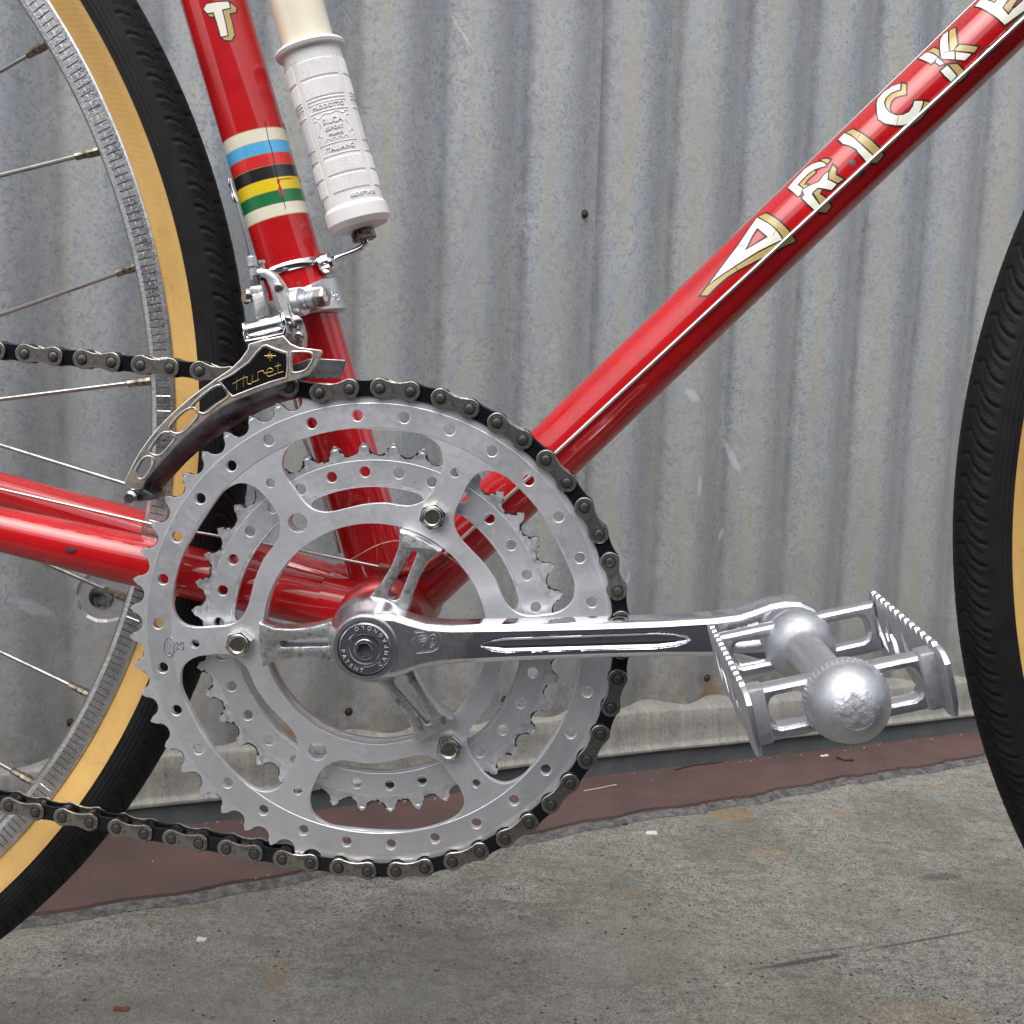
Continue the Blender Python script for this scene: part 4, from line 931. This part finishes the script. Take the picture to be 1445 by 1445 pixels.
# cast name on the band
def cyl_hit(org,ax,r,u,v):
    o=np.array(CP[:3])-np.array(org,float); d=ray(u,v); a=np.array(ax,float); a/=np.linalg.norm(a)
    dp=d-a*(d@a); op=o-a*(o@a); A=dp@dp; B_=2*dp@op; C_=op@op-r*r; D_=B_*B_-4*A*C_
    t=(-B_-math.sqrt(max(D_,0)))/(2*A); q=o+d*t; x,y,_=frame(a); return q@a, math.atan2(q@y,q@x)
def on_cyl(me,org,ax,r,t0=None):
    """wrap a flat mesh whose coordinates are (t along the tube, arc length, height) in mm round a cylinder"""
    x,y,a=frame(ax); org=np.array(org,float)
    def f(q):
        th=q[:,1]/r; rr=r+q[:,2]
        return (org+a*q[:,:1]+(x*np.cos(th)[:,None]+y*np.sin(th)[:,None])*rr[:,None])*MM
    xform(me,f)
def slice_mesh(me,step,axis=1):
    bm=bmesh.new(); bm.from_mesh(me); lo=min(v.co[axis] for v in bm.verts); hi=max(v.co[axis] for v in bm.verts); k=math.ceil(lo/step)
    no=[0,0,0]; no[axis]=1
    while k*step<hi:
        co=[0,0,0]; co[axis]=k*step; bmesh.ops.bisect_plane(bm,geom=bm.verts[:]+bm.edges[:]+bm.faces[:],plane_co=co,plane_no=no,dist=1e-5); k+=1
    bm.to_mesh(me); bm.free()
def decal(name,polys,org,ax,r,lift,mat,parent,fn_=lambda x,y:(x,y),grow=0,holes=[],ref=[None],**kw):
    me=bpy.data.meshes.new(name); bmA=bmesh.new()
    for pi_,P in enumerate(polys):
        rings=[P]+(holes if pi_==0 else []); rg=[]
        for j,Q in enumerate(rings):
            q2=[]
            for p in Q:
                t,th=cyl_hit(org,ax,r,*fn_(*p)); q2.append((t,th))
            th0=q2[0][1]; q2=[(t,((th-th0+pi)%(2*pi)-pi+th0)) for t,th in q2]
            if ref[0] is None: ref[0]=th0
            sh=round((ref[0]-th0)/(2*pi))*2*pi; q2=[(t,(th+sh)*r) for t,th in q2]
            rg.append(offs(q2,grow if j==0 else -grow) if grow else q2)
        m2=fill2d(rg,0,0); slice_mesh(m2,1.2); bmA.from_mesh(m2); bpy.data.meshes.remove(m2)
    bmA.to_mesh(me); bmA.free()
    xform(me,lambda c:np.stack([c[:,0],c[:,1],np.full(len(c),lift)],1)); on_cyl(me,org,ax,r); 
    # faces outwards
    me.update(); c0=np.array(org); x,y,a=frame(ax)
    fl=[p.index for p in me.polygons if (np.array(p.center)/MM-c0-a*((np.array(p.center)/MM-c0)@a))@np.array(p.normal)<0]
    if fl:
        bm=bmesh.new(); bm.from_mesh(me); bm.faces.ensure_lookup_table(); bmesh.ops.reverse_faces(bm,faces=[bm.faces[i] for i in fl]); bm.to_mesh(me); bm.free()
    finish(me,mat,60); return place(name,me,parent,**kw)
strokes('cast_name',[[DP(*p) for p in q] for q in ([(1165,655),(1160,700),(1150,745)],[(1195,650),(1192,690),(1185,740)],[(1140,715),(1175,700),(1215,690)],[(1215,690),(1212,735),(1235,745),(1250,700)])],-7.5,.32,M['stamp'],tc_)
# cable end with its crimped cap
cable('cable_tail',[PU(354,372,-41),PU(350,350,-42),PU(341,310,-42),PU(333,284,-42)],.55,'cable',der)
sweep('cable_end_cap',[PU(333,286,-42),PU(330,276,-42),PU(328,268,-42),PU(325,262,-42),PU(324,252,-42)],[1.2,1.3,.7,1.0,.7],M['chrome'],der,10)
# ------------------------------------------------------------------ painted bands and lettering on the tubes
def R7(x,y): return (250+x/3.6125,y/3.6125)
bnd=[654,719,781,843,907,970,1034,1095]; mx=[407,424,441,458,476,493,512,531]
tt=[seat_t_of(*R7(x,y),-14.3) for x,y in zip(mx,bnd)]
for k,c_ in enumerate(('bcream','bblue','bred','bblack','byellow','bgreen','bcream')):
    t1,t0=tt[k],tt[k+1]; lathe('colour_band',[(t0+.12,14.1),(t0+.12,14.38),(t1-.12,14.38),(t1-.12,14.1)],(0,0,0),SAX,M[c_],seat_t,96,label={'bcream':'cream band','bblue':'light blue band','bred':'red band','bblack':'black band','byellow':'yellow band','bgreen':'green band'}[c_])
lathe('band_underlay',[(tt[-1]-.25,14.1),(tt[-1]-.25,14.34),(tt[0]+.25,14.34),(tt[0]+.25,14.1)],(0,0,0),SAX,M['decalgold'],seat_t,96)
DA=(DD[0],0,DD[1])
def cyl_line(name,px,org,ax,r,rad_,mat,parent):
    x,y,a=frame(ax); P=[]
    for u,v in px:
        t,th=cyl_hit(org,ax,r,u,v); P.append(np.array(org,float)+a*t+(x*math.cos(th)+y*math.sin(th))*(r+.12))
    sweep(name,smooth_path(P,3),rad_,mat,parent,5)
cyl_line('crack',[R7(*p) for p in ((447,622),(455,660),(462,700),(474,742),(485,780),(492,820),(497,850),(512,910),(520,940),(531,985),(545,1030),(553,1065))],(0,0,0),SAX,14.3,.16,M['decalblack'],seat_t)
cyl_line('crack',[R7(*p) for p in ((540,625),(552,648),(566,668),(574,672))],(0,0,0),SAX,14.3,.16,M['decalblack'],seat_t)
cyl_line('crack',[R7(*p) for p in ((508,918),(540,912),(580,908),(620,912),(648,926))],(0,0,0),SAX,14.3,.15,M['bred'],seat_t)
decal('paint_chip',[[(508,915),(516,911),(524,922),(520,938),(532,955),(538,980),(543,1000),(533,1003),(524,985),(514,965),(518,945),(508,930)]],(0,0,0),SAX,14.3,.14,M['bred'],seat_t,R7,ref=[None])
def L1(x,y): return (980+x/8.029,250+y/8.029)
def L2(x,y): return (1090+x/6.0208,120+y/6.0208)
def L3(x,y): return (1280+x/8.7576,y/8.7576)
def letter(name,fn_,white,gold,whole=[],gh=[],org=OD,ax=DA,parent=None,r=14.3,grow=.8):
    parent=parent or down_t; ref=[None]
    b=decal(name,gold,org,ax,r,.04,M['decalblack'],parent,fn_,grow,gh,ref)
    decal('gold_shadow',gold,org,ax,r,.075,M['decalgold'],b,fn_,0,gh,ref)
    decal('black_outline',white,org,ax,r,.11,M['decalblack'],b,fn_,grow*.8,whole,ref)
    decal('white_face',white,org,ax,r,.15,M['decalwhite'],b,fn_,0,whole,ref); return b
tri=[(710,462),(765,490),(820,522),(875,560),(920,602),(960,650),(993,705),(880,758),(720,838),(590,918),(460,1003),(330,1088),(230,1158),(165,1218),(260,1090),(370,940),(500,770),(600,620),(660,532)]
trh=[(712,575),(770,622),(835,678),(700,757),(565,838),(595,780),(650,670)]
letter('painted_letter',L1,[tri],[[(722,452),(810,412),(870,440),(920,472),(970,512),(1015,555),(1060,602),(1105,660),(1143,725),(1000,790),(860,865),(700,945),(490,1055),(370,1130),(250,1235),(150,1338),(75,1338),(160,1222),(260,1090),(370,940),(500,770),(600,620)]],[trh],[trh])
letter('painted_letter',L2,[[(132,875),(200,797),(275,717),(340,674),(405,654),(445,667),(453,688),(400,702),(360,717),(310,747),(255,802),(212,850),(255,880),(238,935),(215,943)],[(257,892),(330,852),(395,827),(440,767),(470,742),(467,805),(545,842),(500,892),(430,878),(385,872),(345,905),(332,930),(365,975),(400,1020),(365,1070),(300,1010),(252,960),(275,935),(265,912)]],
 [[(410,636),(450,626),(490,636),(470,663),(448,664)],[(218,845),(290,762),(360,722),(365,745),(300,800),(264,850),(298,850),(275,883)],[(515,682),(543,712),(535,765),(603,800),(555,833),(470,803),(480,760)],[(345,905),(385,875),(425,880),(400,925),(450,960),(498,1030),(455,1083),(405,1080),(372,1068),(408,1020)]])
letter('painted_letter',L2,[[(562,465),(612,412),(690,452),(720,482),(790,545),(858,610),(802,658),(765,610),(727,570),(715,545),(660,515),(600,500)]],[[(620,406),(685,377),(750,411),(830,466),(900,532),(943,600),(885,663),(832,658),(865,612),(795,545),(730,480),(690,450)]])
letter('painted_letter',L2,[[(1088,-10),(1013,17),(943,66),(897,120),(887,170),(892,240),(902,290),(960,328),(1050,343),(1120,338),(1190,300),(1240,240),(1268,180),(1278,137),(1205,137),(1195,180),(1160,230),(1110,255),(1050,260),(990,235),(957,195),(947,150),(962,110),(1010,67),(1060,47),(1085,40)]],
 [[(1102,-13),(1133,-5),(1133,78),(1090,90),(1040,105),(1007,140),(992,190),(1003,232),(962,205),(950,150),(967,112),(1015,68),(1085,44)],[(1285,137),(1336,150),(1318,210),(1260,288),(1180,343),(1095,358),(1132,342),(1192,302),(1245,240),(1275,180)]])
letter('painted_letter',L3,[[(508,392),(513,640),(420,668),(410,600),(417,490),(450,432)],[(422,672),(515,643),(588,642),(583,733),(432,725)],[(605,647),(790,670),(710,748),(602,735)],[(147,725),(240,652),(310,667),(368,705),(340,750),(298,788),(220,750)],[(370,717),(453,790),(400,803),(357,770)],[(417,880),(495,812),(608,940),(540,1008),(470,940)]],
 [[(527,377),(598,348),(618,540),(580,618),(522,633)],[(592,608),(650,557),(873,582),(830,648),(602,628)],[(252,640),(330,592),(393,620),(393,693),(310,655)],[(522,800),(620,792),(738,930),(640,1018),(612,1000),(615,935)],[(932,660),(990,592),(1098,582),(902,748),(882,720)]])
letter('painted_letter',L3,[[(842,80),(905,5),(940,-30),(985,5),(1085,48),(1130,-20),(1250,-30),(1172,102),(1250,190),(1310,112),(1330,102),(1440,0),(1505,-60),(1580,40),(1420,150),(1310,230),(1205,308),(1100,210),(1000,140),(900,92)]],
 [[(1175,108),(1290,-10),(1360,-10),(1290,95),(1318,110),(1253,186)],[(985,-35),(1140,-45),(1085,42),(985,0)],[(1252,358),(1340,270),(1445,172),(1530,110),(1560,150),(1445,240),(1300,348)]])
letter('painted_letter',R7,[[(136,47),(150,22),(262,10),(268,41),(228,50),(243,110),(257,180),(224,188),(205,120),(186,62),(155,68)]],[[(272,16),(302,42),(298,62),(265,68),(280,120),(292,180),(275,206),(242,203),(230,192),(259,182),(245,110),(232,54),(271,44)],[(141,55),(157,71),(185,66),(189,84),(166,84)]],[],[],(0,0,0),SAX,seat_t,grow=.6)
for fn_,pts in ((L1,((375,938),(420,965),(455,1005),(490,1058))),(L1,((665,520),(712,565))),(L1,((495,772),(540,778),(590,772))),(L1,((955,570),(915,620),(885,665))),(L2,((745,418),(722,450),(712,500))),(L2,((1055,340),(1062,300),(1070,262))),(L2,((262,880),(240,905),(236,935))),(L3,((590,612),(585,660),(600,700))),(L3,((430,672),(470,650),(520,638)))):
    cyl_line('crack',[fn_(*p) for p in pts],OD,DA,14.3,.13,M['red2'],down_t)
for fn_,x,y,r_ in ((L2,680,665,30),(L2,770,750,24),(L2,745,775,14),(DP,775,560,26),(DP,675,590,18)):
    P=[(x+r_*random.uniform(.7,1.15)*math.cos(a),y+r_*random.uniform(.7,1.15)*math.sin(a)) for a in np.linspace(0,2*pi,13)[:-1]]
    o_,a_,pr=(OD,DA,down_t) if fn_ is L2 else ((0,0,0),SAX,seat_t)
    decal('bare_spot',[P],o_,a_,14.3,.03,M['pin'],pr,fn_,ref=[None])
P=[(x,y) for x,y in [(285,1052),(300,1042),(325,1043),(342,1052),(325,1063),(300,1062)]]
decal('bare_spot',[P],(-12,-14,2),(-401,-48,88.4),11.35,.4,M['pin'],[o for o in bike.children if o.name=='chain_stay'][0],lambda x,y:(x/3.1417,440+y/3.1413),ref=[None])
cable('gear_cable',[PU(1420,-38,4),PU(1379,-1,4),PU(1040,328,7),PU(880,490,9)],.4,'cable')
# ------------------------------------------------------------------ pedals
def pedal(parent_name,org,sgn,phi,lab):
    ex=np.array([math.cos(phi),0,math.sin(phi)]); ez=np.array([-math.sin(phi),0,math.cos(phi)]); o0=np.array(org,float)
    def T(c): # local (x', y, z') mm -> scene
        return o0+c[:,:1]*ex+np.stack([0*c[:,0],c[:,1]*sgn,0*c[:,0]],1)+c[:,2:]*ez
    body=lathe('pedal',[(-84,0),(-84,8),(-87.5,9),(-88.5,11.8),(-91,13.1),(-95,13.5),(-98.5,13.0),(-101.5,11.7),(-104,9.8),(-105.8,8.1),(-107.5,7.3),(-112,7.0),(-135,6.9),(-151,7.1),(-155,8.2),(-158.5,10.6),(-161,12.6),(-163,13.4),(-165,13.6),(-165,0)],(0,0,0),(0,1,0),M['pedal'],None,64)
    def bake(o):
        xform(o.data,lambda q:T(q/MM)*MM)
        if sgn<0: o.data.flip_normals()
    bake(body); body.parent=bike; body.matrix_parent_inverse=ROOT['bicycle'].inverted(); body['label']=lab
    cap=lathe('dust_cap',[(-164.5,12.6),(-165,13.5),(-166,13.7),(-167,13.5),(-167.5,13.0),(-169.5,12.8),(-172.5,11.9),(-175.5,9.9),(-177.6,7.6),(-178.6,5.8),(-178.9,5.4),(-178.9,0)],(0,0,0),(0,1,0),[M['pedal'],M['pedalgrip']],None,144,rfun=lambda t,r,th:r-(.5 if (int(round(th/(2*pi)*144))%3==0 and -167.2<t<-164.8) else 0),mif=lambda i:1 if i>=10 else 0)
    bake(cap); link_=cap; cap.parent=body
    # worn facet on the cap
    rs=random.Random(2); pts=[(0,0)]
    V=[(0,-179.7,.4)];F=[]
    for rr_i,(r_,yy_) in enumerate(((2.5,-179.6),(5.0,-179.1),(7.2,-178.0))):
        for k in range(22): 
            a=2*pi*k/22; q=r_*rs.uniform(.94,1.05); V.append((q*math.cos(a),yy_+(rs.uniform(-.1,.1) if r_<6 else .25),.4+q*math.sin(a)))
    for k in range(22): F.append((0,1+k,1+(k+1)%22))
    for l in range(2):
        for k in range(22): F.append((1+l*22+k,1+(l+1)*22+k,1+(l+1)*22+(k+1)%22,1+l*22+(k+1)%22))
    w_=mk('scuffed_spot',V,F,M['pedalgrip'],None,20); bake(w_); w_.parent=cap
    def endplate(nm,y0,y1,x1,zt,zb,s0,s1,st,sb):
        out=[(-x1,zb),(-x1+2,zb-1),(x1-2,zb-1),(x1,zb),(x1,zt),(-x1,zt)]; rings=[out]
        for s_ in (1,-1):
            h=[]
            for t in np.linspace(90,-90,7): h.append((s_*(s1-(st-sb)/2*.6+(st-sb)/2*.6*math.cos(R(t))),(st+sb)/2+(st-sb)/2*math.sin(R(t))))
            h+=[(s_*s0,sb),(s_*s0,st)]; rings.append(h)
        o=plate(nm,rings,y0,y1,M['pedalbright'],None,1.7); bake(o); o.parent=body; return o
    endplate('end_frame',-98.5,-92.5,29.5,10.8,-7.4,6,25,6.2,-2.8)
    endplate('end_frame',-163.8,-156.5,27,8.9,-8.4,8,24,5.2,-4.6)
    for s_ in (-1,1):
        # flange bent towards the cage plate
        f=boxm('frame_flange',(s_*24.5 if s_>0 else -30,-165.6,-9.2),(30 if s_>0 else -24.5,-157,9.6),M['pedal'],None,.9); bake(f); f.parent=body
        # cage plate in (y, z')
        top=[];N_=13
        for i in range(N_):
            y=-91-i*5.6; zb_=14.2-.035*(-91-y)
            for k,(dy,dz) in enumerate(((.1,-1.1),(-.6,.3),(-1.7,.9),(-3.0,1.0),(-4.3,.6),(-5.2,-.5))): top.append((y+dy,zb_+dz-.8))
        outl=[(-84.5,-8.2),(-83.5,-4),(-84.5,1),(-88,9)]+top+[(-165.5,11.4),(-170,10.2),(-172.8,7.2),(-173.5,2),(-173,-6),(-170.5,-10.4),(-167,-11),(-158,-10.2),(-150,-7.6),(-142,-9.6),(-132,-11.2),(-124,-8.2),(-114,-7.8),(-106,-10.6),(-98,-10.4),(-90,-9.6)]
        holes=[[(-94,5),(-97.5,4.5),(-99,0),(-103.5,-4.4),(-104.5,-7),(-99,-5.4),(-95.4,-1.5)],[(-106.5,3.6),(-108.5,2.2),(-108.5,-1.6),(-106,-2.6),(-104.6,.2)],[(-110.5,6.6),(-113.4,5.4),(-115,1.4),(-118.5,.6),(-120,-3.4),(-118,-6),(-114,-5.6),(-112.6,-1.4),(-110.6,1.2)],[(-127,5.6),(-131,4.6),(-134,0),(-132.5,-4.6),(-129.5,-3.6),(-128.4,.4)],[(-138,4.6),(-142,3.6),(-145,-1),(-142,-4),(-138.6,-1.8)],[(-149,3.4),(-152.5,1.2),(-152,-2.4),(-149,-1)]]
        me=fill2d([outl]+holes,2.0,.45); x0=s_*30.6
        def mp(c,x0=x0): return np.stack([x0+c[:,2],c[:,0],c[:,1]],1)*MM
        xform(me,mp)
        if True:
            me.update(); mi=[1 if abs(p.normal.x)<.4 else 0 for p in me.polygons]; me.polygons.foreach_set('material_index',mi)
        finish(me,[M['pedal'],M['pedalbright']],30); capsharp(me); o=bpy.data.objects.new('cage_plate',me); link(o,body); bake(o)
        bm=bmesh.new(); bm.from_mesh(me); bmesh.ops.recalc_face_normals(bm,faces=bm.faces); bm.to_mesh(me); bm.free()
    for o in body.children_recursive if hasattr(body,'children_recursive') else []:
        bm=bmesh.new(); bm.from_mesh(o.data); bmesh.ops.recalc_face_normals(bm,faces=bm.faces) if o.name.split('.')[0] not in ('scuffed_spot',) else None; bm.to_mesh(o.data); bm.free()
    return body
M['pedalbright']=metal('scraped_bright_alloy',(.80,.81,.85),.33,bump=.5,bs=500)
pedal('pedal',(169.3,0,15.4),1,R(15),'drive side pedal with serrated cage plates and a domed scuffed cap')
# ------------------------------------------------------------------ tyre pump
pa=np.array(U(437.6,71,0)); pb=np.array(U(503.3,301,0)); pax=pa-pb; PLn=np.linalg.norm(pax); pax/=PLn      # pax points up the pump
PR=tuple(pb); pump=bpy.data.objects.new('tyre_pump',None); COL.objects.link(pump); pump.location=Vector(PR)*MM; ROOT['tyre_pump']=Matrix.Translation(Vector(PR)*MM)
tag(pump,'cream and white plastic frame pump standing on a chrome peg by the seat tube','pump')
lathe('barrel',[(0,0),(0,11.7),(330,11.7),(330,0)],pa,pax,M['cream'],pump,72)
xq,yq,_=frame(pax)
# angle that faces the camera
toc=np.array(CP[:3])-(pa+pb)/2; thc=math.atan2(toc@yq,toc@xq)
PRr=13.25; na,nb=400,230; A=np.linspace(1.5,80.5,nb); TH_=np.arange(na)*2*pi/na
relief=np.zeros((na,nb))
aa,tt_=np.meshgrid(A,TH_,indexing='xy')
dth=((tt_-(thc+R(4))+pi)%(2*pi)-pi); pn=((dth+R(45))%R(90))-R(45); inp=np.abs(np.degrees(pn))<39
def bandm(a0,a1): return (aa>a0)&(aa<a1)
ribs=.22*(np.cos(np.degrees(pn)*2*pi/3.7)>-.1)
for a0,a1 in ((8,15),(16,23.8),(50.3,56.8),(57.8,64.6)): relief+=np.where(inp&bandm(a0,a1),.18+ribs,0)
for a0,a1 in ((24.6,25.3),(26,26.5),(29.7,30.4),(43.6,44.2),(48.5,49.1)): relief+=np.where(inp&bandm(a0,a1),.3,0)
relief+=np.where((np.abs(np.degrees(pn))>39)&(np.abs(np.degrees(pn))<41.2)&bandm(7,65.5),-.25,0)
relief+=np.where(inp&bandm(30.6,43.4),.08,0)
base=np.interp(A,(1.5,3,66,70,71.5,77,79.5,80.5),(13.6,13.25,13.25,13.3,14.3,14.5,12.6,9.0))[None,:]
rad=base+relief
# the sleeve's own axis runs from the flange (a=0) down to the lip
VV=(pa[None,None,:]-pax[None,None,:]*A[None,:,None]+(xq[None,None,:]*np.cos(TH_)[:,None,None]+yq[None,None,:]*np.sin(TH_)[:,None,None])*rad[:,:,None]).reshape(-1,3)
F=[tuple(f) for f in grid_faces(na,nb,True,False)[:,::-1]]+[tuple(i*nb+nb-1 for i in range(na))[::-1]]
sleeve=mk('grip_sleeve',VV,[f[::-1] for f in F],M['white'],pump,32)
lathe('flange',[(-2.2,11.9),(-2.2,14.2),(-1.6,15.3),(-.4,15.8),(.8,15.3),(1.2,13.4)],pa-pax*0.6,-pax,M['white'],sleeve,72)
def ptext(s,a,size,sp=1.0,da=0,name='embossed_word'):
    me=text_mesh(s,size,.2,.06,sp); 
    xform(me,lambda q:np.stack([-a+q[:,1],-(q[:,0]) if False else q[:,0],q[:,2]+.25],1))
    # (t, arc, lift): text runs with the arc
    me.update(); x,y,a_=frame(pax)
    def f(q):
        th=thc+R(4+da)+TS*q[:,1]/PRr; rr=PRr+q[:,2]
        return (pa+pax*q[:,:1]+(xq*np.cos(th)[:,None]+yq*np.sin(th)[:,None])*rr[:,None])*MM
    xform(me,f); finish(me,M['white'],30); place(name,me,sleeve)
# choose the sense so the words read from the camera
v1=xq*math.cos(thc+.1)+yq*math.sin(thc+.1); v0=xq*math.cos(thc)+yq*math.sin(thc); TS=1 if (v1-v0)[0]>0 else -1
ptext('PRODOTTO',28.1,2.4,1.15); ptext('SILCA',34.5,3.3,1.05); ptext('ESPORT',37.7,2.2,1.1); ptext('MILANO',40.2,1.6,1.1); ptext('ITALIANO',46.3,2.7,1.15); ptext('BREVETTATO',67.4,1.9,1.1,20)
def parc(pts,r=.22):
    P=[]
    for (b,a) in pts:
        th=thc+R(4)+TS*b/PRr; P.append(pa-pax*a+(xq*math.cos(th)+yq*math.sin(th))*(PRr+.1))
    sweep('embossed_scroll',smooth_path(P,5),r,M['white'],sleeve,6)
parc([(-7.6,42),(-8.4,40.6),(-7.4,39.4),(-6.2,40.4),(-6.6,37.5),(-5.6,35),(-6.8,33),(-8.2,33.4),(-8.2,31.8),(-6.8,31.4),(-5.4,32.6),(-2.8,31.2),(0,31.6),(2.8,31.0),(5.4,32.2),(6.8,31.2),(8.2,31.8),(8.0,33.2),(6.6,33),(5.8,35),(6.8,37.5),(6.2,40.4),(7.4,39.4),(8.4,40.6),(7.6,42)])
parc([(-5.2,42.8),(-4,41.6),(-2.4,42.6),(-1.2,41.6),(0,42.8),(1.2,41.6),(2.4,42.6),(4,41.6),(5.2,42.8)],.2)
kb=np.array(U(511.7,327.7,0)); kax=pax
lathe('knurled_collar',[(7.5,0),(7.5,5.0),(2.4,4.7),(1.8,4.3),(.8,4.3),(.4,5.4),(-3.2,5.6),(-3.8,4.8),(-3.8,0)],kb,kax,M['knurl'],pump,90,rfun=lambda t,r,th:r-(.28 if int(round(th/(2*pi)*90))%3==0 and t<.6 else 0))
